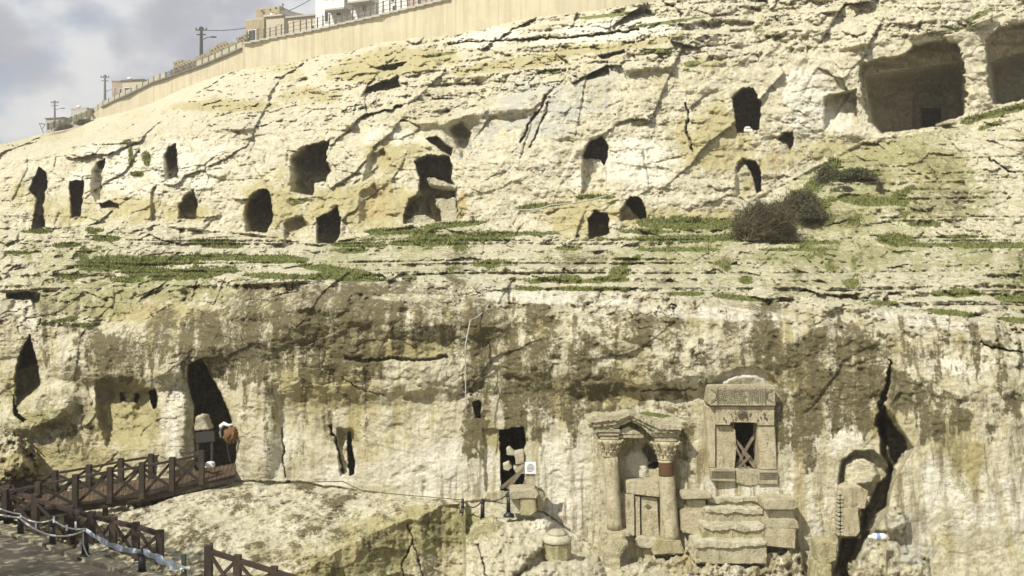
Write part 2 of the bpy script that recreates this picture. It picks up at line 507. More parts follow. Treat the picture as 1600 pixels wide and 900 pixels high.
carve([(1342, 100), (1366, 91), (1412, 84), (1431, 69), (1475, 61), (1497, 68), (1506, 103), (1512, 150), (1506, 182), (1437, 201), (1375, 207), (1356, 188), (1347, 156), (1344, 125)], 4.4, w=2.5, wl=3, wt=4, back=.03, rough=3)
carve([(1350, 118), (1430, 104), (1502, 96), (1506, 182), (1437, 203), (1375, 209), (1362, 190), (1354, 150)], 5.0, w=3, wl=12, wt=30, back=.04, rough=.8)
carve([(1426, 201), (1426, 160), (1430, 148), (1440, 140), (1455, 137), (1468, 141), (1476, 150), (1480, 162), (1480, 197)], 1.3, w=2, rough=.3, back=0)
carve([(1440, 199), (1440, 170), (1470, 169), (1470, 198)], 14.0, w=1.5, rough=.2)
carve([(1540, 60), (1560, 42), (1600, 33), (1760, 8), (1760, 130), (1600, 156), (1550, 164), (1541, 125)], 6.5, w=2.5, wl=3, wt=4, back=.03, rough=2.5)
carve([(1546, 96), (1600, 80), (1700, 60), (1700, 140), (1600, 158), (1554, 166)], 5, w=3, wl=12, wt=30, back=.05, rough=.8)
carve([(565, 150), (572, 136), (622, 118), (628, 137), (600, 143)], 6, w=3)
carve([(572, 106), (600, 101), (636, 96), (630, 104), (612, 113)], 4.5, w=3)
carve([(1080, 35), (1130, 28), (1180, 34), (1180, 44), (1100, 48)], 1.4, w=9)
carve([(930, 86), (975, 77), (980, 84), (940, 93)], 2.2, w=4)
# openings of the lower cliff
carve([(46, 522), (54, 550), (60, 567), (66, 600), (60, 612), (25, 640), (22, 590), (25, 570), (33, 545)], 2.0, w=6, wb=14)
carve([(33, 548), (46, 522), (54, 550), (60, 568), (30, 576)], 3.0, w=4, wb=8)
carve([(10, 458), (50, 455), (64, 460), (62, 488), (52, 486), (48, 470), (10, 468)], 1.6, w=3)
carve([(20, 610), (28, 645), (42, 655), (36, 660), (22, 650)], 1.5, w=3)
carve([(148, 594), (175, 590), (195, 598), (210, 611), (232, 604), (246, 612), (246, 640), (232, 702), (168, 702), (150, 650)], 0.75, w=4, wb=30, wl=8)
carve([(186, 614), (194, 612), (196, 627), (188, 628)], 1.0)
carve([(210, 614), (218, 616), (217, 630), (211, 630)], 1.0)
carve([(233, 612), (242, 606), (248, 620), (246, 638), (238, 640)], 1.6)
carve([(292, 568), (315, 561), (325, 580), (345, 612), (358, 640), (371, 690), (368, 742), (303, 752), (303, 640), (293, 600)], 5, w=4, wl=9, back=.15)
carve([(543, 676), (548, 672), (551, 700), (556, 720), (554, 743), (545, 743), (543, 710)], 1.8, w=3)
carve([(525, 668), (550, 668), (562, 690), (560, 744), (530, 744)], 0.5, w=8)
carve([(754, 672), (780, 669), (784, 766), (757, 770)], 0.16, w=4)
carve([(780, 671), (818, 667), (822, 690), (817, 710), (821, 740), (815, 767), (783, 767)], 4.5, w=2.5)
carve([(738, 628), (746, 624), (752, 628), (752, 655), (742, 654)], 1.0, w=3)
carve([(1107, 606), (1122, 588), (1150, 575), (1180, 572), (1205, 585), (1220, 604)], 0.16, w=3, wr=6, rough=.8, back=0)
carve([(1147, 655), (1186, 655), (1186, 735), (1147, 735)], 3.0, w=2, rough=.2)
carve([(967, 770), (967, 712), (974, 694), (990, 684), (1010, 688), (1026, 706), (1028, 770)], 0.16, w=5, wl=10, wt=8, rough=.5)
carve([(1002, 700), (1012, 692), (1026, 706), (1028, 722), (1014, 722)], 0.5, w=7)
carve([(1010, 730), (1020, 722), (1030, 722), (1030, 732)], 1.2, w=3)
carve([(1309, 745), (1315, 719), (1335, 704), (1365, 703), (1386, 722), (1392, 745), (1386, 790), (1386, 905), (1310, 905)], 0.62, w=4, wt=3, rough=.7, back=.1)
carve([(1389, 560), (1394, 566), (1392, 600), (1383, 635), (1396, 664), (1415, 680), (1420, 700), (1405, 722), (1395, 732), (1386, 702), (1369, 660), (1374, 620), (1386, 590)], 1.3, w=9, rough=3)
carve([(1372, 642), (1384, 632), (1396, 664), (1416, 680), (1419, 700), (1405, 722), (1396, 732), (1385, 700), (1366, 662)], 1.1, w=5, rough=2)
carve([(1316, 742), (1318, 724), (1332, 713), (1352, 712), (1368, 724), (1374, 742), (1366, 758), (1330, 764), (1316, 768)], -.42, w=8, rough=1, back=.2, mark=0)
carve([(1384, 722), (1400, 735), (1385, 800), (1350, 850), (1330, 905), (1298, 905), (1314, 842), (1343, 838), (1345, 796), (1357, 786), (1364, 762), (1384, 744)], 1.3, w=7, rough=2)
carve([(-10, 690), (20, 680), (48, 694), (58, 720), (54, 752), (-10, 760)], -2.2, w=26, rough=7, back=.3, mark=0)      # boulder at the left
carve([(1124, 606), (1128, 594), (1150, 586), (1180, 585), (1196, 592), (1203, 606)], -.24, w=5, rough=1, back=.2, mark=0)
carve([(974, 752), (974, 712), (984, 701), (1002, 700), (1013, 714), (1014, 752)], -.14, w=8, rough=1, back=.2, mark=0)
# rough shelves and rubble at the foot
carve([(1350, 800), (1372, 790), (1410, 796), (1424, 815), (1415, 836), (1352, 834)], -0.45, w=10, rough=5, back=.8, mark=0)
carve([(1330, 866), (1352, 842), (1400, 846), (1450, 872), (1460, 910), (1310, 910)], -0.5, w=14, rough=6, back=.8, mark=0)
carve([(738, 838), (752, 822), (800, 812), (850, 804), (866, 812), (864, 850), (845, 864), (800, 910), (742, 910)], -0.7, w=11, rough=3.5, back=0.5, mark=0)
carve([(796, 910), (815, 896), (850, 874), (900, 868), (938, 868), (950, 910)], -0.7, w=11, rough=3.5, back=0.5, mark=0)
carve([(962, 910), (975, 884), (1010, 870), (1050, 869), (1078, 856), (1110, 853), (1185, 862), (1250, 860), (1264, 910)], -0.8, w=12, rough=5, back=0.7, mark=0)
carve([(1050, 910), (1066, 886), (1120, 876), (1190, 884), (1236, 894), (1240, 910)], -0.6, w=12, rough=5, back=0.7, mark=0)
carve([(990, 910), (1000, 896), (1040, 892), (1060, 910)], -0.5, w=9, rough=3, back=.6, mark=0)
carve([(1372, 655), (1384, 652), (1386, 700), (1398, 732), (1392, 740), (1376, 712)], 1.5, w=5)
# long cracks
crackline([(868, 135), (852, 150), (845, 168), (828, 190), (820, 212), (812, 225)], 2.2, 1.2)
crackline([(856, 160), (851, 180), (842, 196), (836, 214), (828, 230)], 1.5, .8)
crackline([(1070, 160), (1076, 185), (1072, 205), (1084, 240)], 1.8, 1.2)
crackline([(533, 590), (560, 606), (580, 614), (600, 618)], 1.0, 0.15)
crackline([(540, 560), (575, 564), (610, 560), (650, 563), (700, 557)], 3.0, 0.38)
crackline([(516, 665), (528, 700), (536, 740)], 1.6, 0.5)
crackline([(440, 668), (444, 700), (443, 722), (446, 745)], 1.1, 0.3)
crackline([(636, 818), (646, 845), (628, 880), (630, 905)], 1.2, 0.22)
crackline([(646, 845), (655, 880), (662, 905)], 1.1, 0.2)
crackline([(745, 850), (752, 875), (762, 905)], 1.2, 0.4)
crackline([(1000, 610), (1090, 608)], 1.0, 0.3)
crackline([(1455, 262), (1466, 283)], 1.6, .8)
crackline([(1545, 248), (1562, 258), (1572, 266), (1588, 270)], 1.6, .9)
crackline([(1600, 552), (1560, 545), (1530, 535)], 1.4, 0.5)
crackline([(700, 68), (800, 62), (900, 58), (1000, 46)], 1.8, 3.0)


def at(px, py):
    """depth of the rock seen at a photograph pixel"""
    i = int(np.clip(np.searchsorted(GX, px), 1, NC - 1))
    col = PYg[:, i]
    j = int(np.clip(np.searchsorted(col, py), 1, NRr - 1))
    return float(DD[j, i])


# the sheet must not run away from itself
# ------------------------------------------------------------------ pigment masks (lichen, plants, ochre, clean stone)
pn1 = fbm(u * 0.9, q, v * 1.2, 5, 101.0, .6)
pn2 = fbm(u * 2.6, q, v * 2.6, 4, 111.0, .65)
pn3 = fbm(u * 0.28, q, v * 0.35, 3, 121.0)
strk = fbm_flat(u * 2.4, q * 1.5, v * 0.28, 4, 131.0, .6)
nz = pn1 * 0.75 + pn2 * 0.6


def paint(items, hard=0.16, nzamt=0.9, base=None):
    m = np.zeros_like(DD) if base is None else base.copy()
    for it in items:
        cx, cy_, rx, ry = it[:4]
        rot = it[4] if len(it) > 4 else 0.0
        st = it[5] if len(it) > 5 else 1.0
        m = np.maximum(m, blob(cx, cy_, rx, ry, rot, 0.6) * st)
    return sst(0.5 - hard, 0.5 + hard, m + nz * nzamt * (m > 0.01) * 0.9)

_py = PYg
PYg = PYg - 60 * strk * sst(470, 540, PYg) - 26 * fbm(u * .9, q * 0, v * .1, 3, 140.)
lich = paint([(560, 505, 260, 62, 0, .95), (440, 535, 150, 62, -8, 1.2), (300, 520, 110, 40, -15, 1.1), (190, 545, 80, 45, 0, .95), (790, 560, 105, 75, 0, .9),
              (640, 478, 150, 24, 8, 1.1), (900, 590, 100, 70, 0, .8), (1000, 530, 120, 45, 5, .85), (1060, 600, 60, 60, 0, .7), (1180, 520, 60, 55, 0, .95),
              (1300, 590, 110, 75, 0, .85), (1300, 520, 90, 26, 0, .7), (1240, 660, 40, 60, 0, .75), (1450, 620, 80, 32, 25, 1.05), (1500, 560, 90, 20, 5, .55),
              (1560, 640, 50, 30, 0, .6), (740, 640, 30, 60, 0, .75), (830, 640, 60, 45, 0, .75), (905, 640, 60, 30, 0, .8), (1060, 680, 30, 35, 0, .75), (120, 680, 60, 16, 0, .5),
              (1340, 620, 60, 30, 0, .95), (1090, 560, 60, 40, 0, .7), (720, 600, 26, 60, 0, .5), (980, 640, 40, 26, 0, .8), (1120, 640, 24, 40, 0, .6),
              (60, 480, 60, 14, 0, .5), (870, 480, 90, 12, 0, .75), (1400, 570, 80, 40, 0, .6), (330, 640, 20, 60, 0, .2)], 0.22, 0.95)
PYg = _py
streak_zone = np.maximum.reduce([blob(600, 590, 240, 90), blob(820, 640, 120, 90), blob(1000, 620, 120, 60), blob(450, 640, 90, 80) * .7, blob(1260, 640, 60, 70) * .6])
lich = np.maximum(lich, sst(0.10, 0.34, strk + 0.35 * pn2 - 0.12) * streak_zone * 0.85)
lich = np.maximum(lich, in_low * sst(0.30, 0.62, pn1 + pn3 * .4) * 0.35 * (1 - cut))
lich = np.maximum(lich, (in_up + in_cl) * sst(0.26, 0.6, pn1 - 0.15 * (in_cl) + pits * .5) * 0.42)
lich = np.maximum(lich, in_terr * sst(-0.05, 0.45, pn1 + 0.3 * lay) * 0.62)
lich = np.maximum(lich, np.where(plat & ~face, sst(-0.35, 0.35, pm_ * .6 + pf_ * .6) * 1.15, 0))
lich = np.maximum(lich, np.where(face, sst(-0.3, 0.4, pn1 + strk * .5) * 0.85 * sst(75, 10, PYg - cy) , 0))
clean = np.maximum.reduce([blob(1163, 594, 50, 20, 0, .2), blob(1000, 722, 30, 34, 0, .2), blob(1350, 760, 38, 60, 0, .2), CAVE * .6])
light_gap = paint([(985, 545, 50, 9, 18), (965, 566, 40, 8, 0), (1108, 520, 12, 40, 0, .9), (1115, 575, 12, 30, 0, .8), (1480, 480, 50, 14, 0), (870, 465, 120, 10, 2), (1120, 490, 120, 10, 3),
                   (1430, 570, 40, 14, 10), (1420, 520, 40, 30, 10), (1500, 540, 60, 10, 10), (640, 465, 50, 6), (1480, 600, 50, 10, 25)], 0.2, 0.6)
lich = lich * (1 - light_gap * .8) * (0.72 + 0.75 * pn1 + 0.85 * strk * in_low + 0.2 * sst(-.3, .5, pn3)).clip(.12, 1.0)
lich = np.maximum(lich, in_low * sst(.13, .38, strk + .25 * pn2) * sst(700, 580, PYg) * .85)
lich = lich * (1 - clean)

GR = [(170, 412, 46, 9, -4), (250, 408, 60, 5, 0), (330, 402, 50, 5, 0), (430, 405, 60, 5, 2), (520, 421, 62, 5, 8), (300, 428, 60, 8, -5), (225, 424, 36, 6),
      (145, 360, 16, 4), (165, 373, 22, 4), (60, 362, 22, 3), (100, 383, 22, 4), (330, 378, 30, 4), (350, 385, 30, 3), (25, 395, 20, 3),
      (690, 374, 46, 7, 0), (625, 362, 45, 4, 0), (700, 352, 48, 4, -5), (655, 380, 40, 4), (550, 392, 26, 4), (770, 366, 50, 3),
      (740, 373, 30, 4), (450, 432, 60, 4, 2), (540, 433, 50, 4, 4), (110, 432, 26, 4, 0), (195, 437, 24, 4),
      (1060, 349, 60, 9), (1070, 373, 120, 4), (1150, 369, 34, 5), (1010, 362, 40, 4), (835, 365, 30, 2.5),
      (968, 427, 14, 9), (985, 408, 16, 4, -30), (905, 439, 48, 3.5), (862, 436, 36, 4, -6), (920, 451, 62, 3), (825, 451, 20, 3), (955, 436, 30, 4), (890, 388, 20, 2.5),
      (1075, 459, 24, 3), (1160, 466, 42, 3.5, 6), (1500, 458, 36, 6), (1592, 465, 32, 5), (1490, 489, 40, 4, 6), (1592, 501, 34, 4, 6),
      (1165, 438, 9, 6), (1385, 474, 18, 3), (1395, 374, 24, 7), (1445, 350, 24, 4), (1255, 379, 52, 2.5), (1460, 383, 60, 3), (1560, 383, 60, 5), (1500, 370, 36, 2.5, 0),
      (1300, 262, 13, 14), (1336, 271, 32, 7), (1268, 293, 34, 8, -35), (1335, 311, 30, 6), (1375, 315, 42, 6), (1410, 300, 24, 4, -30), (1275, 320, 16, 8), (1255, 305, 20, 8),
      (1560, 176, 55, 5, -14), (1545, 197, 18, 3, -20), (1530, 24, 22, 4, -25), (1495, 45, 30, 2, -10),
      (845, 322, 36, 3, -6), (930, 308, 26, 3), (780, 412, 44, 6, 0, .8), (1330, 442, 10, 5), (100, 500, 22, 3, -10), (130, 508, 22, 2.5),
      (205, 245, 3, 14), (229, 248, 5, 10, 0), (215, 272, 10, 3), (470, 313, 18, 3), (1180, 48, 16, 4, 0, .7), (1210, 57, 20, 3, 0, .7), (690, 85, 24, 2, -8), (860, 112, 14, 3),
      (935, 648, 22, 3, 0), (1020, 648, 30, 3, 5), (990, 20, 30, 2), (1030, 80, 18, 3), (1080, 100, 12, 5), (1040, 35, 60, 2, -8), (950, 24, 40, 2, -6), (1130, 352, 50, 6),
      (560, 383, 40, 3), (1060, 390, 60, 2.5), (1240, 390, 60, 2)]
GR = [(g_[0], g_[1], g_[2] * 1.15, g_[3] * 1.25) + tuple(g_[4:]) for g_ in GR]
grass = paint(GR, 0.10, 0.95)
tuft = in_terr * sst(0.34, 0.52, nz + 0.18 * (PYg < 440)) * sst(0.02, 0.2, pn3 + 0.2) * (D0 < 47)
grass = np.maximum(grass, tuft * 0.75)
moss = np.maximum(paint([(60, 400, 130, 30, 0, .6), (230, 450, 200, 30, 0, .7), (680, 560, 0.1, .1), (400, 480, 100, 14, 0, .6), (1000, 400, 300, 20, 0, .55), (1400, 400, 300, 30, 0, .75),
                         (1300, 345, 100, 20, 0, .9), (1340, 300, 60, 20, 0, .7), (1450, 300, 140, 60, 0, .65), (60, 640, 80, 50, 0, .65), (130, 470, 120, 30, 0, .7), (700, 830, 70, 40, -20, .8), (600, 870, 60, 30, 0, .8),
                         (560, 880, 90, 24, -20, .7), (450, 800, 140, 20, 0, .5), (1240, 610, 50, 40, 0, .5), (1000, 670, 60, 30, 0, .75), (1510, 720, 30, 60, 0, .7), (1060, 740, 30, 40, 0, .5)], 0.3, 0.7),
                  in_terr * (.34 + .5 * sst(-.3, .4, pn3 + pn1 * .4)))
ochre = paint([(360, 165, 90, 10, 0, .9), (440, 110, 60, 26, 0, .5), (610, 100, 110, 26, -6, .9), (480, 150, 60, 18, 0, .7), (800, 100, 110, 12, -8, .95), (950, 70, 120, 12, -8, .95), (1080, 100, 60, 14, 0, .5),
               (1110, 200, 60, 40, 0, .65), (1440, 260, 80, 40, 0, .8), (680, 300, 20, 40), (722, 325, 9, 24, 0, .9), (600, 320, 40, 40, 0, .85), (330, 610, 20, 40, 0, .4), (250, 490, 110, 18, 0, .95),
               (600, 545, 120, 22, 0, 1.0), (430, 450, 60, 10, 0, .6), (500, 600, 80, 50, 0, .75), (960, 610, 60, 40, 0, .9), (880, 620, 40, 40, 0, .7), (1260, 590, 40, 30, 0, .9), (1340, 560, 40, 30, 0, .6),
               (1500, 700, 50, 80, 0, .7), (600, 830, 140, 30, -20, .75), (480, 870, 90, 30, 0, .6), (200, 650, 60, 60, 0, .9), (110, 720, 90, 30, 0, .95), (30, 730, 60, 30, 0, .7), (50, 610, 60, 60, 0, .6), (1340, 660, 50, 30, 0, .7),
               (1000, 690, 60, 30, 0, .6), (1150, 640, 60, 30, 0, .6), (480, 330, 40, 40, 0, .5), (1180, 260, 60, 60, 0, .5), (760, 700, 26, 60, 0, .9), (540, 700, 20, 50, 0, .6), (300, 630, 30, 60, 0, .5), (30, 310, 30, 30, 0, .6),
               (1310, 740, 20, 30, 0, .4), (640, 710, 20, 60, 0, .4), (460, 720, 20, 50, 0, .4), (1040, 340, 160, 18, 0, .8), (430, 320, 60, 60, 0, .75), (560, 320, 110, 40, 0, .85), (1120, 220, 80, 60, 0, .8), (200, 330, 160, 24, 0, .7), (620, 240, 60, 30, 0, .6), (900, 330, 60, 40, 0, .8), (1350, 240, 160, 26, 0, .7)], 0.34, 0.75)
ochre = np.maximum(ochre, sst(-0.05, 0.5, pn3 * 1.0 + pn1 * .6) * 0.46)
ochre = np.maximum(ochre, np.where(face, 1.15 * sst(80, 30, PYg - cy), 0))
strk2 = fbm_flat(u * 3.2, q * 1.5, v * 0.35, 4, 171.0, .6)
ochre = np.maximum(ochre, in_low * sst(.1, .45, strk2) * sst(770, 650, PYg) * 1.0)
ochre = np.maximum(ochre, sst(0.15, .6, strk) * streak_zone * 0.9)
orange = paint([(722, 322, 8, 22, 0, 1), (1212, 250, 8, 45, 0, .9), (700, 300, 8, 20, 0, .6), (1265, 595, 14, 22, 0, .9), (590, 555, 60, 6, 0, .9), (585, 320, 26, 30, 0, .7), (690, 820, 22, 20, 0, .8),
                (575, 880, 30, 16, -25, .8), (1225, 366, 6, 6, 0, .8), (300, 455, 26, 8, 0, .8), (640, 880, 16, 14, 0, .6), (800, 40, 10, 10, 0, .1), (920, 43, 30, 8, 0, .8), (650, 545, 20, 12, 0, .8)], 0.25, 0.9) * 0.55
white = 0.68 * paint([(700, 735, 100, 50, 0, .95), (870, 760, 60, 90, 0, .9), (430, 700, 40, 50, 0, .65), (560, 740, 110, 24, 0, .75), (1290, 680, 70, 40, 0, .85), (1260, 790, 60, 80, 0, .8), (1470, 760, 40, 50, 0, 1.1),
               (1540, 780, 90, 60, 0, .7), (1165, 600, 40, 18, 0, 1.2), (1150, 760, 70, 20, 0, 1), (1000, 720, 20, 24, 0, 1), (990, 250, 80, 50, 0, .8), (880, 270, 50, 60, 0, .6), (240, 260, 200, 50, 0, .6), (950, 50, 130, 20, -5, .9), (760, 60, 60, 16, -6, .9),
               (1260, 160, 50, 60, 0, .8), (1300, 180, 40, 30, 0, .9), (1480, 570, 80, 16, 8, .8), (1450, 500, 100, 12, 6, .9), (880, 466, 140, 12, 2, 1), (1130, 490, 130, 11, 3, 1), (380, 140, 30, 12, 0, .2), (1560, 240, 60, 40, 0, .5),
               (270, 640, 20, 80, 0, .9), (330, 660, 14, 18, 0, 1), (330, 462, 40, 14, -15, .5), (380, 480, 40, 16, 0, .6), (1360, 500, 40, 20, 0, .0), (40, 490, 20, 30, 0, .9), (620, 210, 100, 20, 0, .5), (1180, 820, 60, 50, 0, .6), (480, 790, 120, 14, 0, .5)], 0.3, 0.6)
grey = paint([(900, 160, 110, 40, -35, .9), (830, 170, 60, 60, -40, .7), (330, 600, 20, 30, 0, .3), (1540, 800, 120, 90, 0, .5), (1360, 760, 30, 30, 0, .4), (1400, 840, 80, 60, 0, .7), (760, 210, 60, 30, -45, .6)], 0.4, 0.9) * .6
earth = in_low * (0.30 + 0.70 * sst(.25, -.25, pn3)) * (1 - .6 * clean) + np.where(face, .8, 0)

# --- build the sheet
TOTX = (PXg - 800) / F * DD
TOTZ = CZ + (450 - PYg) / F * DD
co = np.stack([TOTX, DD, TOTZ], -1).astype(np.float32)
# rows going back behind the skyline so that the hill keeps its top when seen from the side
back = []
for dd in (3.0, 12.0, 60.0, 260.0):
    r0 = co[0].copy()
    r0[:, 1] += dd
    r0[:, 2] += -0.4 - dd * 0.006
    back.append(r0)
co = np.concatenate([np.array(back[::-1]), co], axis=0)
NB = 4
nr, nc = co.shape[:2]
idx = np.arange(nr * nc).reshape(nr, nc)
quads = np.stack([idx[:-1, :-1], idx[1:, :-1], idx[1:, 1:], idx[:-1, 1:]], -1).reshape(-1, 4)
me = bpy.data.meshes.new('rock_hillside')
me.vertices.add(nr * nc)
me.vertices.foreach_set('co', co.reshape(-1))
me.loops.add(quads.size)
me.loops.foreach_set('vertex_index', quads.reshape(-1).astype(np.int32))
me.polygons.add(len(quads))
me.polygons.foreach_set('loop_start', np.arange(0, quads.size, 4, dtype=np.int32))
me.polygons.foreach_set('use_smooth', np.ones(len(quads), dtype=bool))
me.update(calc_edges=True)


def attr(name, a, b, c, d):
    ca = me.color_attributes.new(name, 'FLOAT_COLOR', 'POINT')
    arr = np.stack([a, b, c, d], -1).astype(np.float32)
    arr = np.concatenate([np.repeat(arr[:1], NB, axis=0), arr], axis=0)
    ca.data.foreach_set('color', arr.reshape(-1))
attr('stain', lich, grass, ochre, white)
attr('tint', orange, moss, grey, np.maximum(earth, 0))
hill = bpy.data.objects.new('rock_hillside', me)
COL.objects.link(hill)
tag(hill, kind='structure')


def mat(name):
    m = bpy.data.materials.new(name)
    m.use_nodes = True
    t = NT(m.node_tree)
    return m, t, m.node_tree.nodes['Principled BSDF']


def rock_material(name='weathered_limestone', paint=True):
    m, t, b = mat(name)
    g = t.node('ShaderNodeNewGeometry')
    pos = g.outputs['Position']
    s1 = t.node('ShaderNodeVertexColor'); s1.layer_name = 'stain'
    s2 = t.node('ShaderNodeVertexColor'); s2.layer_name = 'tint'
    a = t.node('ShaderNodeSeparateColor'); t.link(s1.outputs['Color'], a.inputs[0])
    c = t.node('ShaderNodeSeparateColor'); t.link(s2.outputs['Color'], c.inputs[0])
    n1 = t.noise(pos, 1.4, 8, 0.65, 0.3)
    n3 = t.noise(pos, 11.0, 6, 0.7)
    n4 = t.noise(pos, 4.2, 10, 0.75, 0.6)
    n5 = t.noise(t.mapping(pos, scale=(1.6, 1, .32)), 2.6, 8, 0.7, 0.5)
    col = t.mix(t.ramp(n1, [(0.36, 0), (0.64, 1)]), (0.63, 0.595, 0.455), (0.48, 0.445, 0.310))
    col = t.mix(t.math('MULTIPLY', t.ramp(n4, [(0.47, 0), (0.62, 1)]), 0.55), col, (0.29, 0.25, 0.145))
    col = t.mix(t.math('MULTIPLY', t.ramp(n5, [(0.50, 0), (0.64, 1)]), 0.38), col, (0.37, 0.335, 0.205))
    n1 = t.ramp(n1, [(0.34, 0), (0.66, 1)])
    n2 = t.ramp(n4, [(0.36, 0), (0.64, 1)])
    mix45 = t.ramp(t.math('ADD', t.math('MULTIPLY', n4, 0.6), t.math('MULTIPLY', n5, 0.4)), [(0.38, 0), (0.62, 1)])
    mixf = t.ramp(t.math('ADD', t.math('ADD', t.math('MULTIPLY', n4, 0.40), t.math('MULTIPLY', n5, 0.25)), t.math('MULTIPLY', t.noise(pos, 13.0, 5, 0.75), 0.35)), [(0.40, 0), (0.60, 1)])
    def masked(m_, col_, target, soft_noise, lo=0.30, hi=0.62, k=0.7):
        f = t.math('ADD', m_, t.math('MULTIPLY', t.math('SUBTRACT', soft_noise, 0.5), k))
        f = t.ramp(f, [(lo, 0), (hi, 1)])
        return t.mix(f, col_, target)
    if not paint:
        s1 = t.node('ShaderNodeCombineColor'); z_ = t.node('ShaderNodeValue'); z_.outputs[0].default_value = 0.12
        zz = z_.outputs[0]
        col = masked(zz, col, (0.12, 0.10, 0.055), mix45, .42, .75, 1.1)
    col = col if not paint else masked(c.outputs['Blue'], col, (0.43, 0.42, 0.355), n1)
    col = col if not paint else masked(a.outputs['Blue'], col, (0.40, 0.355, 0.185), mix45, .25, .85, .9)
    col = col if not paint else masked(c.outputs['Red'], col, (0.40, 0.26, 0.105), mix45, .35, 1.0, .9)
    col = col if not paint else masked(s1.outputs['Alpha'], col, (0.68, 0.65, 0.54), n2, .25, .8, .7)
    col = col if not paint else masked(c.outputs['Green'], col, (0.27, 0.262, 0.12), mixf, .32, 1.15, 1.2)
    if paint:
        runs = t.noise(t.mapping(pos, scale=(1.0, .6, .10)), 3.4, 9, 0.72, 0.35)
        runs2 = t.noise(t.mapping(pos, scale=(1.0, .6, .13), loc=(5, 3, 1)), 1.5, 8, 0.68, 0.5)
        col = t.mix(t.math('MULTIPLY', t.math('MULTIPLY', s2.outputs['Alpha'], t.ramp(runs2, [(.50, 0), (.60, 1)])), .85), col, (0.36, 0.305, 0.145))
        col = t.mix(t.math('MULTIPLY', t.math('MULTIPLY', s2.outputs['Alpha'], t.ramp(runs, [(.50, 0), (.60, 1)])), .85), col, (0.20, 0.165, 0.085))
    col = col if not paint else masked(a.outputs['Red'], col, t.mix(n3, (0.075, 0.064, 0.032), (0.18, 0.155, 0.082)), mixf, .26, .80, 1.15)
    col = col if not paint else masked(a.outputs['Green'], col, t.mix(n2, (0.125, 0.15, 0.04), (0.19, 0.20, 0.075)), n2, .35, .65, .7)
    col = t.mix(t.math('MULTIPLY', t.ramp(n3, [(0.48, 0), (0.72, 1)]), 0.35), col, (0.20, 0.17, 0.10))
    t.link(col, b.inputs['Base Color'])
    b.inputs['Roughness'].default_value = 0.95
    b.inputs['Specular IOR Level'].default_value = 0.15
    bn = t.math('ADD', t.math('MULTIPLY', t.noise(pos, 9.0, 7, 0.72, 0.2), 0.9), t.math('MULTIPLY', n4, 1.0))
    bp = t.node('ShaderNodeBump', Strength=0.8, Distance=0.11)
    t.link(bn, bp.inputs['Height'])
    t.link(bp.outputs[0], b.inputs['Normal'])
    return m
M_ROCK = rock_material()
me.materials.append(M_ROCK)
# ------------------------------------------------------------------ materials for the built things
def stone_mat(name, c1_, c2_, dark=(0.16, 0.135, 0.08), scale=4.0, bump=0.6, amt=0.5, dist=0.03):
    m, t, b = mat(name)
    g = t.node('ShaderNodeNewGeometry'); pos = g.outputs['Position']
    n1 = t.noise(pos, scale * .5, 6, 0.65, 0.3); n2 = t.noise(pos, scale * 3, 7, 0.7, 0.2)
    n3 = t.noise(t.mapping(pos, scale=(1, 1, .35)), scale * 1.4, 6, 0.7, 0.3)
    col = t.mix(t.ramp(n1, [(0.35, 0), (0.65, 1)]), c1_, c2_)
    col = t.mix(t.math('MULTIPLY', t.ramp(n3, [(0.50, 0), (0.68, 1)]), amt), col, dark)
    col = t.mix(t.math('MULTIPLY', t.ramp(n2, [(0.52, 0), (0.70, 1)]), amt * .8), col, dark)
    t.link(col, b.inputs['Base Color'])
    b.inputs['Roughness'].default_value = 0.93
    b.inputs['Specular IOR Level'].default_value = 0.2
    bp = t.node('ShaderNodeBump', Strength=bump, Distance=dist)
    t.link(t.math('ADD', n2, n1), bp.inputs['Height'])
    t.link(bp.outputs[0], b.inputs['Normal'])
    return m


def plain_mat(name, c, rough=0.7, metal=0.0, var=0.25, scale=6.0):
    m, t, b = mat(name)
    g = t.node('ShaderNodeNewGeometry')
    n = t.noise(g.outputs['Position'], scale, 5, 0.65)
    col = t.mix(t.ramp(n, [(0.35, 0), (0.65, 1)]), c, tuple(v * (1 - var) for v in c))
    t.link(col, b.inputs['Base Color'])
    b.inputs['Roughness'].default_value = rough
    b.inputs['Metallic'].default_value = metal
    return m

M_SAND = stone_mat('carved_sandstone', (0.52, 0.47, 0.33), (0.40, 0.35, 0.22), (0.17, 0.14, 0.075), 5.0, 1.0, .75, .05)
M_SANDG = stone_mat('grey_weathered_stone', (0.47, 0.43, 0.30), (0.35, 0.315, 0.205), (0.15, 0.13, 0.075), 5.0, 1.0, .65, .05)
M_MOSSY = stone_mat('mossy_block_stone', (0.43, 0.39, 0.25), (0.31, 0.28, 0.14), (0.13, 0.12, 0.06), 4.0, .9, .65, .05)
M_PALE = rock_material('pale_block_stone', False)
M_RED = stone_mat('reddish_band', (0.115, 0.060, 0.030), (0.085, 0.047, 0.026), (0.05, 0.03, 0.018), 6, .3, .3)
M_INK = plain_mat('incised_lines', (0.13, 0.11, 0.07), .95)
M_WALL = None


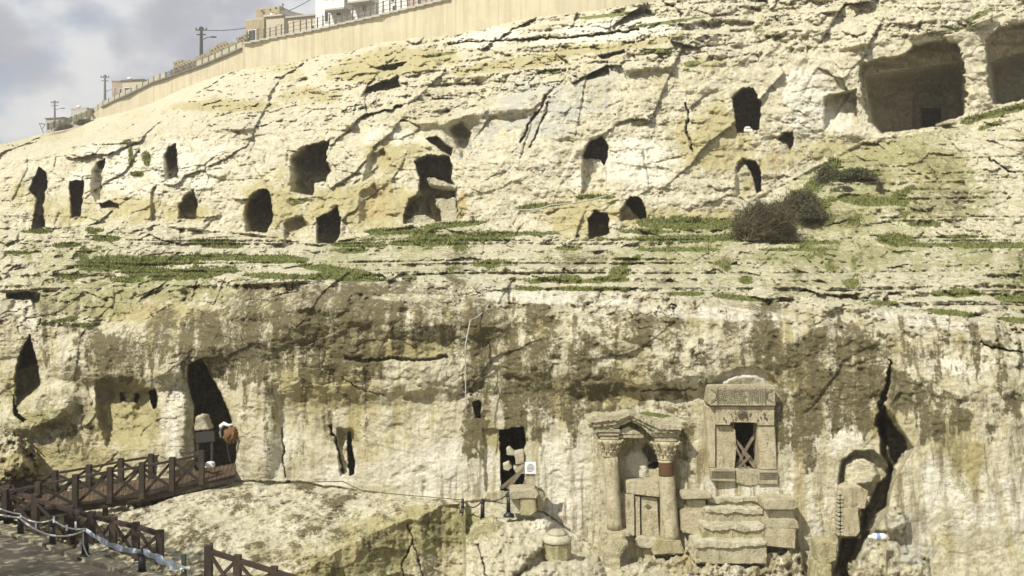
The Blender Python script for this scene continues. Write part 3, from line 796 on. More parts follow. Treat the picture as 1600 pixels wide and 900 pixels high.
def wall_material():
    m, t, b = mat('cream_concrete')
    g = t.node('ShaderNodeNewGeometry'); pos = g.outputs['Position']
    n1 = t.noise(t.mapping(pos, scale=(.25, .25, .6)), .5, 6, .6)
    st = t.noise(t.mapping(pos, scale=(1.0, 1.0, .07)), 1.1, 7, .7)
    col = t.mix(t.ramp(n1, [(.35, 0), (.65, 1)]), (0.52, 0.475, 0.34), (0.47, 0.42, 0.285))
    col = t.mix(t.math('MULTIPLY', t.ramp(st, [(.46, 0), (.66, 1)]), .6), col, (0.33, 0.275, 0.17))
    col = t.mix(t.math('MULTIPLY', t.ramp(t.noise(pos, .35, 6, .7), [(.5, 0), (.62, 1)]), .35), col, (0.36, 0.31, 0.21))
    t.link(col, b.inputs['Base Color'])
    b.inputs['Roughness'].default_value = .9
    bp = t.node('ShaderNodeBump', Strength=.4, Distance=.08)
    t.link(t.noise(pos, 2.0, 6, .6), bp.inputs['Height']); t.link(bp.outputs[0], b.inputs['Normal'])
    return m
M_WALL = wall_material()


def wood_material(name, c1_, c2_, ang=(0, 0, 0)):
    m, t, b = mat(name)
    tcx = t.node('ShaderNodeTexCoord')
    n = t.noise(t.mapping(tcx.outputs['Object'], scale=(2, 2, 2)), 5, 8, .7, 1.5)
    n2 = t.noise(tcx.outputs['Object'], 1.7, 4, .6)
    col = t.mix(t.ramp(n, [(.35, 0), (.65, 1)]), c1_, c2_)
    col = t.mix(t.math('MULTIPLY', t.ramp(n2, [(.5, 0), (.7, 1)]), .6), col, tuple(min(1, v * 2.2 + .01) for v in c1_))
    t.link(col, b.inputs['Base Color'])
    b.inputs['Roughness'].default_value = .75
    bp = t.node('ShaderNodeBump', Strength=.4, Distance=.01)
    t.link(n, bp.inputs['Height']); t.link(bp.outputs[0], b.inputs['Normal'])
    return m
M_WOOD = wood_material('brown_stained_wood', (0.036, 0.024, 0.013), (0.017, 0.012, 0.007))  # brown lowered further to carry the shade over the walkway corner
M_WOODR = wood_material('red_brown_wood', (0.034, 0.019, 0.012), (0.017, 0.010, 0.007))  # shade on the path railings is part of this dark tone
M_DECK = wood_material('deck_wood', (0.075, 0.045, 0.022), (0.038, 0.024, 0.012))
M_GWOOD = wood_material('grey_old_wood', (0.20, 0.16, 0.10), (0.11, 0.085, 0.055))
M_METAL = plain_mat('dark_metal', (0.020, 0.020, 0.024), .5, .3)
M_POLE = plain_mat('pole_concrete', (0.16, 0.155, 0.15), .8)
M_DPOLE = plain_mat('dark_pole', (0.045, 0.045, 0.05), .8)
M_ROPE = plain_mat('white_rope', (0.55, 0.56, 0.52), .85)
M_TAPE = plain_mat('plastic_tape', (0.42, 0.47, 0.55), .45, 0, .4, 14)
M_WHITE = plain_mat('white_paint', (0.72, 0.71, 0.67), .8, 0, .10, 3)
M_PAPER = plain_mat('white_paper', (0.72, 0.73, 0.74), .7, 0, .04)
M_BLUE = plain_mat('blue_print', (0.20, 0.32, 0.55), .6)
M_GLASS = plain_mat('dark_glass', (0.05, 0.06, 0.07), .2)
M_PINK = plain_mat('pink_plaster', (0.45, 0.36, 0.27), .9, 0, .12, .5)
M_CREAM = plain_mat('cream_plaster', (0.50, 0.45, 0.33), .9, 0, .15, .5)
M_GREY = plain_mat('grey_plaster', (0.40, 0.385, 0.34), .9, 0, .2, .5)
M_TIN = plain_mat('rusty_tin', (0.17, 0.15, 0.13), .6, .2, .4, 1.5)
M_MASON = stone_mat('old_masonry', (0.40, 0.345, 0.23), (0.31, 0.26, 0.165), (0.15, 0.12, 0.07), .8, .8, .5, .1)
M_FENCE = plain_mat('fence_screen', (0.40, 0.39, 0.27), .9, 0, .2, .6)
M_FPOST = plain_mat('fence_post_metal', (0.11, 0.10, 0.075), .7)
M_ORANGE = plain_mat('orange_cloth', (0.20, 0.10, 0.035), .9, 0, .6, 10)
M_BOARD = plain_mat('dark_board', (0.035, 0.033, 0.028), .6)
M_TWIG = plain_mat('dry_twigs', (0.115, 0.098, 0.048), .95, 0, .4, 3)
M_SHRUB = plain_mat('shrub_leaves', (0.085, 0.095, 0.035), .9, 0, .5, 5)


def grass_material():
    m, t, b = mat('meadow_grass')
    g = t.node('ShaderNodeNewGeometry')
    n = t.noise(g.outputs['Position'], .9, 5, .6); n2 = t.noise(g.outputs['Position'], 9, 3, .6)
    col = t.mix(t.ramp(n, [(.35, 0), (.65, 1)]), (0.115, 0.16, 0.03), (0.19, 0.205, 0.065))
    col = t.mix(t.math('MULTIPLY', t.ramp(n2, [(.40, 0), (.62, 1)]), .65), col, (0.26, 0.24, 0.11))
    t.link(col, b.inputs['Base Color'])
    b.inputs['Roughness'].default_value = .9
    b.inputs['Specular IOR Level'].default_value = .1
    return m
M_GRASS = grass_material()


def path_material():
    m, t, b = mat('worn_paving')
    g = t.node('ShaderNodeNewGeometry'); pos = g.outputs['Position']
    n = t.noise(pos, 1.2, 6, .65, .4); n2 = t.noise(pos, 9, 6, .7)
    col = t.mix(t.ramp(n, [(.38, 0), (.62, 1)]), (0.25, 0.215, 0.155), (0.13, 0.115, 0.08))
    col = t.mix(t.math('MULTIPLY', t.ramp(n2, [(.5, 0), (.7, 1)]), .5), col, (0.07, 0.065, 0.045))
    t.link(col, b.inputs['Base Color']); b.inputs['Roughness'].default_value = .95
    bp = t.node('ShaderNodeBump', Strength=.7, Distance=.04)
    t.link(n2, bp.inputs['Height']); t.link(bp.outputs[0], b.inputs['Normal'])
    return m
M_PATH = path_material()

from mathutils import noise as mn


class MB:
    """collects solids in world coordinates and links them as one mesh object"""
    def __init__(s):
        s.bm = bmesh.new()
    def box(s, a, b, rough=0.0, bevel=0.0, cuts=0, seed=0.0, fr=2.0, mtx=None):
        bm = bmesh.new()
        bmesh.ops.create_cube(bm, size=1.0)
        a = Vector(a); b = Vector(b)
        for v in bm.verts:
            v.co = Vector(((v.co.x + .5) * (b.x - a.x) + a.x, (v.co.y + .5) * (b.y - a.y) + a.y, (v.co.z + .5) * (b.z - a.z) + a.z))
        s.finish(bm, rough, bevel, cuts, seed, fr, mtx)
        return s
    def finish(s, bm, rough, bevel, cuts, seed, fr, mtx):
        if bevel:
            bmesh.ops.bevel(bm, geom=list(bm.edges), offset=bevel, segments=2, affect='EDGES', clamp_overlap=True)
        if cuts:
            bmesh.ops.subdivide_edges(bm, edges=list(bm.edges), cuts=cuts, use_grid_fill=True)
            bmesh.ops.triangulate(bm, faces=[f for f in bm.faces if len(f.verts) > 4])
        if rough:
            bm.normal_update()
            offs = []
            for v in bm.verts:
                p = v.co * fr + Vector((seed, seed * 2.1, -seed))
                d = mn.fractal(p * 1.9, .8, 2.1, 5) * rough * .55
                d2 = (.35 - abs(mn.noise(p * 1.1 + Vector((9, 1, 4))))) * rough * .2
                offs.append(v.normal * (d + d2) + mn.noise_vector(p * 2.7) * rough * .22)
            for v, o in zip(bm.verts, offs):
                v.co += o
        if mtx is not None:
            bmesh.ops.transform(bm, matrix=mtx, verts=bm.verts)
        me_ = bpy.data.meshes.new('tmp')
        bm.to_mesh(me_); bm.free()
        s.bm.from_mesh(me_)
        bpy.data.meshes.remove(me_)
    def prism(s, pts, D, thick, rough=0.0, bevel=0.0, cuts=0, seed=0.0, fr=2.0, lean=0.0):
        """pts: world (x, z) outline placed at y = D, going back by thick"""
        bm = bmesh.new()
        f = [bm.verts.new((x, D + lean * i * 0, z)) for i, (x, z) in enumerate(pts)]
        k = [bm.verts.new((x, D + thick, z)) for x, z in pts]
        bm.faces.new(f); bm.faces.new(k[::-1])
        n = len(pts)
        for i in range(n):
            bm.faces.new((f[i], k[i], k[(i + 1) % n], f[(i + 1) % n]))
        bmesh.ops.recalc_face_normals(bm, faces=bm.faces)
        s.finish(bm, rough, bevel, cuts, seed, fr, None)
        return s
    def pxprism(s, pts, D, thick, **kw):
        return s.prism([((x - 800) / F * D, CZ + (450 - y) / F * D) for x, y in pts], D, thick, **kw)
    def tube(s, pts, r, n=8, r2=None, cap=True):
        rings = []
        m = len(pts)
        pts = [Vector(p) for p in pts]
        for i, p in enumerate(pts):
            d = (pts[min(i + 1, m - 1)] - pts[max(i - 1, 0)]).normalized()
            up = Vector((0, 0, 1)) if abs(d.z) < .95 else Vector((1, 0, 0))
            a = d.cross(up).normalized(); b = a.cross(d)
            rr = r[i] if isinstance(r, (list, tuple)) else (r if r2 is None else r + (r2 - r) * i / max(m - 1, 1))
            rings.append([s.bm.verts.new(p + (a * math.cos(2 * math.pi * k / n) + b * math.sin(2 * math.pi * k / n)) * rr) for k in range(n)])
        for i in range(m - 1):
            for k in range(n):
                s.bm.faces.new((rings[i][k], rings[i][(k + 1) % n], rings[i + 1][(k + 1) % n], rings[i + 1][k]))
        if cap:
            s.bm.faces.new(rings[0][::-1]); s.bm.faces.new(rings[-1])
        return s
    def bar(s, a, b, w_, h_, up=(0, 0, 1), rough=0):
        """rectangular bar from a to b, w_ sideways and h_ upwards"""
        a = Vector(a); b = Vector(b)
        d = (b - a).normalized(); up = Vector(up)
        if abs(d.dot(up)) > .98: up = Vector((0, 1, 0))
        sx = d.cross(up).normalized() * w_ / 2; sz = sx.cross(d).normalized() * h_ / 2
        q_ = []
        for p in (a, b):
            q_.append([s.bm.verts.new(p + e) for e in (sx + sz, -sx + sz, -sx - sz, sx - sz)])
        for i in range(4):
            s.bm.faces.new((q_[0][i], q_[0][(i + 1) % 4], q_[1][(i + 1) % 4], q_[1][i]))
        s.bm.faces.new(q_[0][::-1]); s.bm.faces.new(q_[1])
        return s
    def lathe(s, c, prof, n=24, rough=0.0, mtx=None):
        """prof: (radius, height) pairs above the point c"""
        c = Vector(c)
        rings = [[s.bm.verts.new(c + Vector((math.cos(2 * math.pi * k / n) * r, math.sin(2 * math.pi * k / n) * r, h)) +
                  Vector((mn.noise(Vector((r * 9 + k, h * 5, c.x))), mn.noise(Vector((k, h * 7, c.y))), 0)) * rough) for k in range(n)] for r, h in prof]
        for i in range(len(prof) - 1):
            for k in range(n):
                s.bm.faces.new((rings[i][k], rings[i][(k + 1) % n], rings[i + 1][(k + 1) % n], rings[i + 1][k]))
        s.bm.faces.new(rings[0][::-1]); s.bm.faces.new(rings[-1])
        return s
    def build(s, name, m, parent=None, smooth=False, base=None):
        bmesh.ops.recalc_face_normals(s.bm, faces=s.bm.faces)
        me_ = bpy.data.meshes.new(name)
        off = Vector((0, 0, 0))
        p = parent
        while p is not None:
            off += Vector(p.location); p = p.parent
        if base is not None: off = off + Vector(base) - (off if parent is None else off)
        if parent is None and base is not None: off = Vector(base)
        bmesh.ops.translate(s.bm, vec=-off, verts=s.bm.verts)
        s.bm.to_mesh(me_); s.bm.free()
        if smooth:
            me_.polygons.foreach_set('use_smooth', [True] * len(me_.polygons))
        o = bpy.data.objects.new(name, me_)
        if parent is None and base is not None: o.location = base
        me_.materials.append(m)
        COL.objects.link(o)
        if parent is not None: o.parent = parent
        return o


def rect(x0, y0, x1, y1):
    return [(x0, y0), (x1, y0), (x1, y1), (x0, y1)]


# ------------------------------------------------------------------ wider ground so that the place does not end at the frame
g = MB()
g.bm.faces.new([g.bm.verts.new(v) for v in ((-3000, -3000, -0.55), (3000, -3000, -0.55), (3000, 4000, -0.55), (-3000, 4000, -0.55))])
tag(g.build('ground', M_PATH), kind='structure')
# the town terrace on top of the hill, behind the retaining wall
tw = MB()
tops = []
for x in list(range(150, 1100, 50)) + [1400, 1900]:
    D = float(K0d(x)) + 1.2
    tops.append((x, D))
vs = []
Wtop = lut((70, 204), (110, 192), (142, 180), (162, 166.5), (190, 153.5), (219, 140.5), (240, 130), (325, 100), (380, 76), (381, 68), (490, 47), (590, 25), (690, 1), (1060, -85), (1900, -270))

# ------------------------------------------------------------------ cream retaining wall above the rock
def wall_D(x):
    return float(K0d(x)) - 0.6
rw = empty('retaining_wall', P(380, 112, wall_D(380)))
tag(rw, 'long cream concrete retaining wall running down along the top of the rock', 'wall')
joints = [142, 162, 190, 219, 240, 269, 297, 325, 353, 381, 424, 465, 507, 552, 606, 661, 712, 779, 845, 920, 1000, 1060]
for a, b_ in zip(joints[:-1], joints[1:]):
    m = MB()
    Da, Db = wall_D(a), wall_D(b_)
    q4 = []
    for (x, D) in ((a + .10, Da), (b_ - .10, Db)):
        q4.append((P(x, float(K0y(x)) + 7, D), P(x, float(Wtop(x)), D)))
    (b0, t0), (b1, t1) = q4
    t1.z = t1.z
    bk = Vector((0.25, 0.55, 0))
    vv = [m.bm.verts.new(v) for v in (b0, b1, t1, t0, b0 + bk, b1 + bk, t1 + bk, t0 + bk)]
    for f in ((0, 1, 2, 3), (4, 5, 6, 7), (3, 2, 6, 7), (0, 1, 5, 4), (0, 3, 7, 4), (1, 2, 6, 5)):
        m.bm.faces.new([vv[i] for i in f])
    m.build('wall_panel', M_WALL, rw)
x = 383.0
while x < 700:
    # saw-toothed coping: each slab nearly level, stepping up
    x2 = x + 13.5
    Da, Db = wall_D(x), wall_D(x2)
    p0 = P(x, Wtop(x) - 0.2, Da); p1 = P(x2, Wtop(x2) + 1.3, Db)
    m = MB()
    m.bar(p0 + Vector((0, .2, .02)), p1 + Vector((0, .2, .02)), .85, .20)
    m.build('coping', M_GREY, rw)
    x = x2
for a, b_ in zip(list(range(160, 380, 20)), list(range(180, 400, 20))):
    b_ = min(b_, 379)
    m = MB()
    m.bar(P(a, Wtop(a) - .4, wall_D(a) - .1), P(b_, Wtop(b_) - .4, wall_D(b_) - .1), .6, .22)
    m.build('coping', M_TIN, rw)

# fence on the wall
fe = empty('screen_fence', P(162, 166, wall_D(162)))
tag(fe, 'post fence with pale mesh screens on the lower left end of the retaining wall', 'fence')
xs_ = [75, 84, 93, 102, 111, 119, 127, 135, 142, 145.5, 153.5, 161, 170, 179, 187, 196, 205, 214, 223, 232, 240.5, 250, 259, 268, 277, 286, 296, 306, 316, 326, 336, 347, 358, 369, 379]
hts = lut((75, 10), (142, 9.5), (240, 10.5), (300, 12), (379, 13))
for x in xs_:
    D = wall_D(x) + .1
    m = MB().bar(P(x, Wtop(x), D), P(x, Wtop(x) - hts(x), D), .16, .16)
    m.build('fence_post', M_FPOST, fe)
for a, b_ in zip(xs_[:-1], xs_[1:]):
    Da, Db = wall_D(a) + .2, wall_D(b_) + .2
    m = MB()
    vv = [P(a, Wtop(a), Da), P(b_, Wtop(b_), Db), P(b_, Wtop(b_) - hts(b_) * .9, Db), P(a, Wtop(a) - hts(a) * .9, Da)]
    if 250 < a < 306 or a < 110:
        for k in range(5):
            t_ = k / 4
            m.bar(vv[0].lerp(vv[3], t_), vv[1].lerp(vv[2], t_), .05, .05)
        for k in range(7):
            t_ = k / 6
            m.bar(vv[0].lerp(vv[1], t_), vv[3].lerp(vv[2], t_), .04, .04)
        m.build('mesh_screen', M_FPOST, fe)
    else:
        f4 = [m.bm.verts.new(v) for v in vv]; k4 = [m.bm.verts.new(v + Vector((0, .05, 0))) for v in vv]
        m.bm.faces.new(f4); m.bm.faces.new(k4[::-1])
        for i in range(4):
            m.bm.faces.new((f4[i], k4[i], k4[(i + 1) % 4], f4[(i + 1) % 4]))
        m.build('mesh_screen', M_FENCE, fe)
f2 = empty('post_fence', P(500, 45, wall_D(500)))
tag(f2, 'open wire fence of thin upright posts on the upper stretch of the retaining wall', 'fence')
x = 386.0
prev = None
k = 0
while x < 700:
    D = wall_D(x) + .25
    h = 18 + 5 * ((x - 386) / 300) + random.uniform(-1.5, 1.5)
    a, b_ = P(x, Wtop(x), D), P(x, Wtop(x) - h, D)
    MB().bar(a, b_, .13, .13).build('fence_post', M_FPOST, f2)
    if prev:
        m = MB()
        for t_ in (.3, .62, .93):
            m.bar(prev[0].lerp(prev[1], t_), a.lerp(b_, t_), .035, .035)
        m.build('fence_wire', M_FPOST, f2)
    prev = (a, b_)
    x += 9.5 + random.uniform(-1.2, 1.2)

# ------------------------------------------------------------------ houses above
def house(name, x0, x1, ytop, ybase, D, depth, mtl, label, cat='house', yaw=-26, wins=(), door=None, roof=None, eave=.25, slope=0.0):
    """wins: (u0,v0,u1,v1) fractions of the front face from its top left"""
    b0 = P(x0, ybase, D); w_ = (x1 - x0) / F * D / math.cos(R(yaw)) ; h_ = (ybase - ytop) / F * D
    o = empty(name, b0); tag(o, label, cat)
    rz = Matrix.Translation(b0) @ Matrix.Rotation(R(yaw), 4, 'Z')
    def bx(a, b, nm, mt, par, **kw):
        m = MB(); m.box(a, b, mtx=rz, **kw)
        return m.build(nm, mt, par)
    bx((0, 0, -3), (w_, depth, h_), 'wall', mtl, o)
    r_ = bx((-eave, -eave, h_), (w_ + eave, depth + eave, h_ + .22), 'roof', roof or M_GREY, o)
    for (u0, v0, u1, v1) in wins:
        wf = bx((u0 * w_, -.06, h_ * (1 - v1)), (u1 * w_, .02, h_ * (1 - v0)), 'window', M_WHITE, o)
        bx((u0 * w_ + .1, -.09, h_ * (1 - v1) + .1), (u1 * w_ - .1, -.061, h_ * (1 - v0) - .1), 'pane', M_GLASS, wf)
    return o, bx, w_, h_

house('small_house', 72, 104, 186, 212, 225, 6, M_GREY, 'low grey house with a dark flat roof beside the lowest utility pole', yaw=-15,
      wins=((.25, .45, .38, .75), (.62, .4, .78, .72)), roof=M_TIN)
house('parapet_house', 111, 140, 171, 196, 215, 6, M_GREY, 'small pale grey house with a bare parapet left of the middle utility pole', yaw=-18, wins=((.2, .3, .4, .6),), eave=0.05)
o, bx, w_, h_ = house('gable_house', 175, 193, 127, 158, 190, 14, M_PINK, 'narrow pinkish house with a small balcony behind the screen fence', yaw=12,
      wins=((.56, .34, .78, .72), (.12, .3, .26, .5)), eave=.1)
bx((.25 * w_, -.9, .02 * h_ + .5), (.85 * w_, -.001, .02 * h_ + .65), 'balcony_slab', M_GREY, o)
for k in range(8):
    bx((.25 * w_ + k * .075 * w_, -.9, .5 + .65), (.25 * w_ + k * .075 * w_ + .06, -.84, 1.5), 'balcony_bar', M_FPOST, o)
house('long_shed', 191, 226, 127, 156, 186, 8, M_CREAM, 'long low cream outbuilding joined to the right of the pinkish house', yaw=-14, wins=((.1, .35, .55, .5),), roof=M_TIN)
# ruined masonry wall: courses of single stones
ru = empty('ruined_stone_wall', P(330, 95, 158)); tag(ru, 'crumbling tan stone wall with a ragged top behind the fence, right of the tall utility pole', 'wall')
rtop = lut((268, 99), (290, 97), (300, 92), (320, 84), (332, 76), (340, 70), (352, 66), (362, 70), (368, 60), (384, 52))
for ix in range(0, 25):
    xa = 270 + ix * 4.7
    D = wall_D(xa) + 5
    y0 = Wtop(xa) + 2; row = 0
    while y0 > rtop(xa) + random.uniform(-1.5, 1.5):
        sx_ = random.uniform(0, .6)
        m = MB().pxprism(rect(xa + sx_ + (row % 2) * 1.6, y0 - 3.4, xa + 4.3 + (row % 2) * 1.6, y0), D + random.uniform(-.15, .15), 1.0)
        m.build('stone', M_MASON, ru)
        y0 -= 3.6; row += 1
house('tan_stone_house', 384, 416, 33, 66, 134, 9, M_MASON, 'tall tan rough stone building with a dark gate behind the wall', yaw=-24, wins=((.16, .45, .58, .98),), eave=0.0)
o, bx, w_, h_ = house('tan_stone_tower', 400, 440, 15, 60, 139, 9, M_MASON, 'higher tan stone block with putlog holes behind the gated stone building', yaw=-20, eave=0)
for k in range(16):
    uu, vv_ = random.uniform(.05, .9) * w_, random.uniform(.45, .95) * h_
    bx((uu, -.05, vv_), (uu + .28, .02, vv_ + .25), 'putlog_hole', M_GLASS, o)
house('cream_house', 416, 446, 27, 62, 128, 7, M_CREAM, 'plain cream rendered house under a tin canopy, left of the white apartment block', yaw=-16, wins=((.62, .28, .68, .36),), roof=M_CREAM)
aw = MB()
A = P(437, 20, 126); B = P(480, 27, 122)
vv = [A, B, B + Vector((.4, 3.5, -.9)), A + Vector((.4, 3.5, 1.0))]
vv = [A, P(457, 31, 121), P(481, 27, 124), P(446, 18, 130)]
f4 = [aw.bm.verts.new(v) for v in vv]; k4 = [aw.bm.verts.new(v + Vector((0, 0, .25))) for v in vv]
aw.bm.faces.new(f4); aw.bm.faces.new(k4)
for i in range(4): aw.bm.faces.new((f4[i], f4[(i + 1) % 4], k4[(i + 1) % 4], k4[i]))
tag(aw.build('tin_canopy', M_TIN, base=P(450, 27, 126)), 'tilted rusty tin canopy over the yard of the cream house', 'canopy')
house('yard_house', 450, 496, 29, 56, 121, 5, M_CREAM, 'low cream yard house between the tin canopy and the white apartment block', yaw=-18, wins=((.82, .5, .98, .8),))
o, bx, w_, h_ = house('apartment_block', 493, 590, -46, 46, 116, 10, M_WHITE, 'tall white apartment block with concrete balconies above the retaining wall', 'building', yaw=-20,
      wins=((.155, .62, .235, .90), (.155, .30, .235, .52), (.42, .36, .50, .55), (.52, .36, .60, .55), (.66, .36, .74, .55), (.80, .62, .88, .80), (.36, .66, .46, .82), (.86, .36, .94, .55)))
for (u0, u1, v0) in ((.27, .60, .60), (.27, .60, .33), (.66, 1.02, .52), (.66, 1.02, .25)):
    z = h_ * (1 - v0) - 1.2
    sl = bx((u0 * w_, -1.5, z), (u1 * w_, -.001, z + .2), 'balcony', M_GREY, o)
    bx((u0 * w_, -1.5, z + .2), (u1 * w_, -1.4, z + 1.1), 'parapet', M_WHITE, sl)
    bx((u0 * w_, -1.398, z + .2), (u0 * w_ + .1, -.002, z + 1.1), 'parapet', M_WHITE, sl)
house('side_apartment', 592, 640, -40, 26, 110, 9, M_WHITE, 'second white block adjoining the apartment block on its right', 'building', yaw=-18, wins=((.1, .8, .2, .95), (.4, .5, .55, .7), (.45, .76, .6, .94)))
house('tan_block', 640, 700, -50, 14, 106, 9, M_PINK, 'tan building behind the wall at the top edge, right of the white blocks', 'building', yaw=-18, wins=((.2, .72, .3, .92), (.6, .6, .7, .8)))

for (x, y, D, lab) in ((508, 2, 114, 0), (425, 26, 127, 'round white water tank on the roof of the cream house'), (203, 126, 186, 'round white water tank on the long cream outbuilding'), (123, 170, 213, 'round white water tank on the small parapet house')):
    if lab:
        tank = empty('water_tank', P(x, y, D + 2)); tag(tank, lab, 'water tank')
        MB().tube([P(x - 3, y - 3.2, D + 2), P(x + 3, y - 3.2, D + 2)], 2.0 / F * D, 12).build('drum', M_WHITE, tank, smooth=True)
        MB().bar(P(x - 2, y, D + 2), P(x - 2, y - 3, D + 2), .1, .3).build('leg', M_FPOST, tank)
        MB().bar(P(x + 2, y, D + 2), P(x + 2, y - 3, D + 2), .1, .3).build('leg', M_FPOST, tank)

# ------------------------------------------------------------------ utility poles and wires
def pole(x, ytop, ybase, D, w0, w1, mtl, label, arm=True, lamp=None):
    b0 = P(x, ybase, D); t0 = P(x, ytop, D)
    o = empty('utility_pole', b0); tag(o, label, 'utility pole', 'utility poles along the hilltop')
    MB().tube([b0, t0], w0, 6, w1).build('shaft', mtl, o)
    MB().bar(t0 + Vector((-.9, 0, -.5)), t0 + Vector((.9, 0, -.5)), .16, .16).build('crossarm', mtl, o)
    MB().bar(t0 + Vector((-.7, 0, -1.2)), t0 + Vector((.7, 0, -1.2)), .16, .16).build('crossarm', mtl, o)
    for s in (-.8, -.3, .3, .8):
        MB().tube([t0 + Vector((s, 0, -.42)), t0 + Vector((s, 0, -.12))], .09, 6).build('insulator', mtl, o)
    if lamp:
        a = t0 + Vector((.1, 0, -lamp)); b = a + Vector((1.6, -.3, .35))
        la = MB().tube([a, a.lerp(b, .6) + Vector((0, 0, .1)), b], .06, 6).build('lamp_arm', mtl, o)
        MB().box(b + Vector((-.1, -.15, -.1)), b + Vector((.75, .15, .08))).build('lamp_head', mtl, la)
    return o
pole(85.5, 157, 207, 222, .28, .16, M_POLE, 'grey utility pole with lamp arm beside the lowest grey house, leftmost of the three', lamp=2.2)
pole(164, 117, 168, 196, .30, .18, M_POLE, 'pale grey utility pole in the middle, left of the pinkish house', lamp=3.4)
pole(314.5, 42, 102, 150, .30, .22, M_DPOLE, 'dark leaning wooden utility pole with stacked crossarms, tallest of the three', lamp=2.0)
def wire(pts, r, label):
    m = MB().tube(pts, r, 4)
    return tag(m.build('overhead_wire', M_DPOLE, base=pts[0]), label, 'cable')
wire([P(314 + t * 70, 46.5 - 3 * t + 14 * t * (1 - t) * .7, 148 - 12 * t) for t in [i / 10 for i in range(11)]], .055, 'sagging overhead cable running right from the tall dark utility pole')
wire([P(451 + t * 60, 17 - 34 * t + 8 * t * (1 - t), 128 - 6 * t) for t in [i / 8 for i in range(9)]], .05, 'overhead cable rising from the cream house past the white block')
an = empty('roof_antenna', P(442, 17, 130)); tag(an, 'thin aerial mast standing on the cream house roof', 'antenna')
MB().bar(P(442, 19, 130), P(442, 5, 130), .1, .1).build('mast', M_DPOLE, an)
MB().bar(P(440, 8, 130), P(444, 7, 130), .07, .07).build('aerial', M_DPOLE, an)
st = empty('clothes_stand', P(66, 208, 215)); tag(st, 'thin metal frame with a flat top left of the lowest house', 'frame')
MB().bar(P(61, 193, 215), P(71, 194, 215), .2, .2).build('top_bar', M_POLE, st)
MB().bar(P(62, 194, 215), P(68.5, 209, 215), .12, .12).build('leg', M_POLE, st)
MB().bar(P(70.5, 194, 215), P(66, 202, 215), .12, .12).build('leg', M_POLE, st)

# ------------------------------------------------------------------ columned tomb doorway
DA = 28.2
def wx(x, D): return (x - 800) / F * D
def wz(y, D): return CZ + (450 - y) / F * D
ae = empty('tomb_portal', (wx(1000, DA), DA, wz(862, DA)))
tag(ae, 'carved tomb doorway with two leaning columns under a worn pediment', 'portal')
def shaft(xt, xb, yt, yb, rt, rb, D, mtl, nm, parent):
    m = MB(); a = P(xb, yb, D); b = P(xt, yt, D)
    n_ = 9
    m.tube([a.lerp(b, i / n_) for i in range(n_ + 1)], [rb + (rt - rb) * i / n_ + .006 * math.sin(i * 2.3) for i in range(n_ + 1)], 20)
    return m.build(nm, mtl, parent, smooth=True)
px2m = DA / F
DC = DA - .12
shaft(954.5, 960.5, 713, 828, 11 * px2m, 11.3 * px2m, DC, M_SAND, 'column_shaft', ae)
s2 = shaft(1040, 1048, 718, 846, 11.3 * px2m, 14.5 * px2m, DC, M_SAND, 'column_shaft', ae)
rb_ = shaft(1040.2, 1041.4, 721, 742.5, 11.75 * px2m, 12.0 * px2m, DC - .005, M_RED, 'repair_band', ae)
rb_['label'] = 'dark reddish brown band round the right column'
def capital(cx, y0, y1, wtop, wbot, lx=0):
    cp = MB()
    a = P(cx, y1, DC)
    hh = (y1 - y0) * px2m
    cp.lathe(a, [(wbot * px2m, 0), (wbot * 1.12 * px2m, .03), (wbot * px2m, .06), (wbot * 1.1 * px2m, hh * .35), (wbot * 1.05 * px2m, hh * .5), (wtop * .80 * px2m, hh * .8), (wtop * .86 * px2m, hh)], 20, .02)
    c_ = cp.build('capital', M_SAND, ae, smooth=True)
    for ring, (n_, r0, z0, sz) in enumerate(((12, wbot * 1.10, .05, .8), (12, wbot * 1.32, hh * .36, .9), (8, wtop * .90, hh * .68, 1.2))):
        for k in range(n_):
            an_ = 2 * math.pi * (k + .5 * (ring % 2)) / n_ + (math.pi / 4 if ring == 2 else 0)
            d = Vector((math.cos(an_), math.sin(an_), 0)); side = Vector((-d.y, d.x, 0))
            m = MB()
            b0 = a + d * r0 * px2m * .9 + Vector((0, 0, z0))
            h_ = hh * .30
            m.tube([b0, b0 + d * .02 + Vector((0, 0, h_ * .6)), b0 + d * .08 * sz + Vector((0, 0, h_)), b0 + d * .12 * sz + Vector((0, 0, h_ * .78))],
                   [.022, .036 * sz, .034 * sz, .012], 5)
            m.build('acanthus_leaf', M_SAND, c_)
    return c_
capital(952, 687, 713, 20, 11)
capital(1040, 690, 718, 21, 11.5)
# entablature blocks over each column: stacked mouldings
for (xa, xb, ya, yb, off) in ((938, 967, 681, 687, .17), (935, 968, 676, 681.2, .21), (930, 969, 671, 676.2, .25),
                              (1022, 1058, 683, 690, .17), (1019, 1061, 678, 683.2, .21), (1016, 1064, 673, 678.2, .25)):
    MB().pxprism(rect(xa, ya, xb, yb), DA - off, off + .5, rough=.02, bevel=.02, cuts=3, seed=xa, fr=5).build('moulding', M_SANDG, ae)
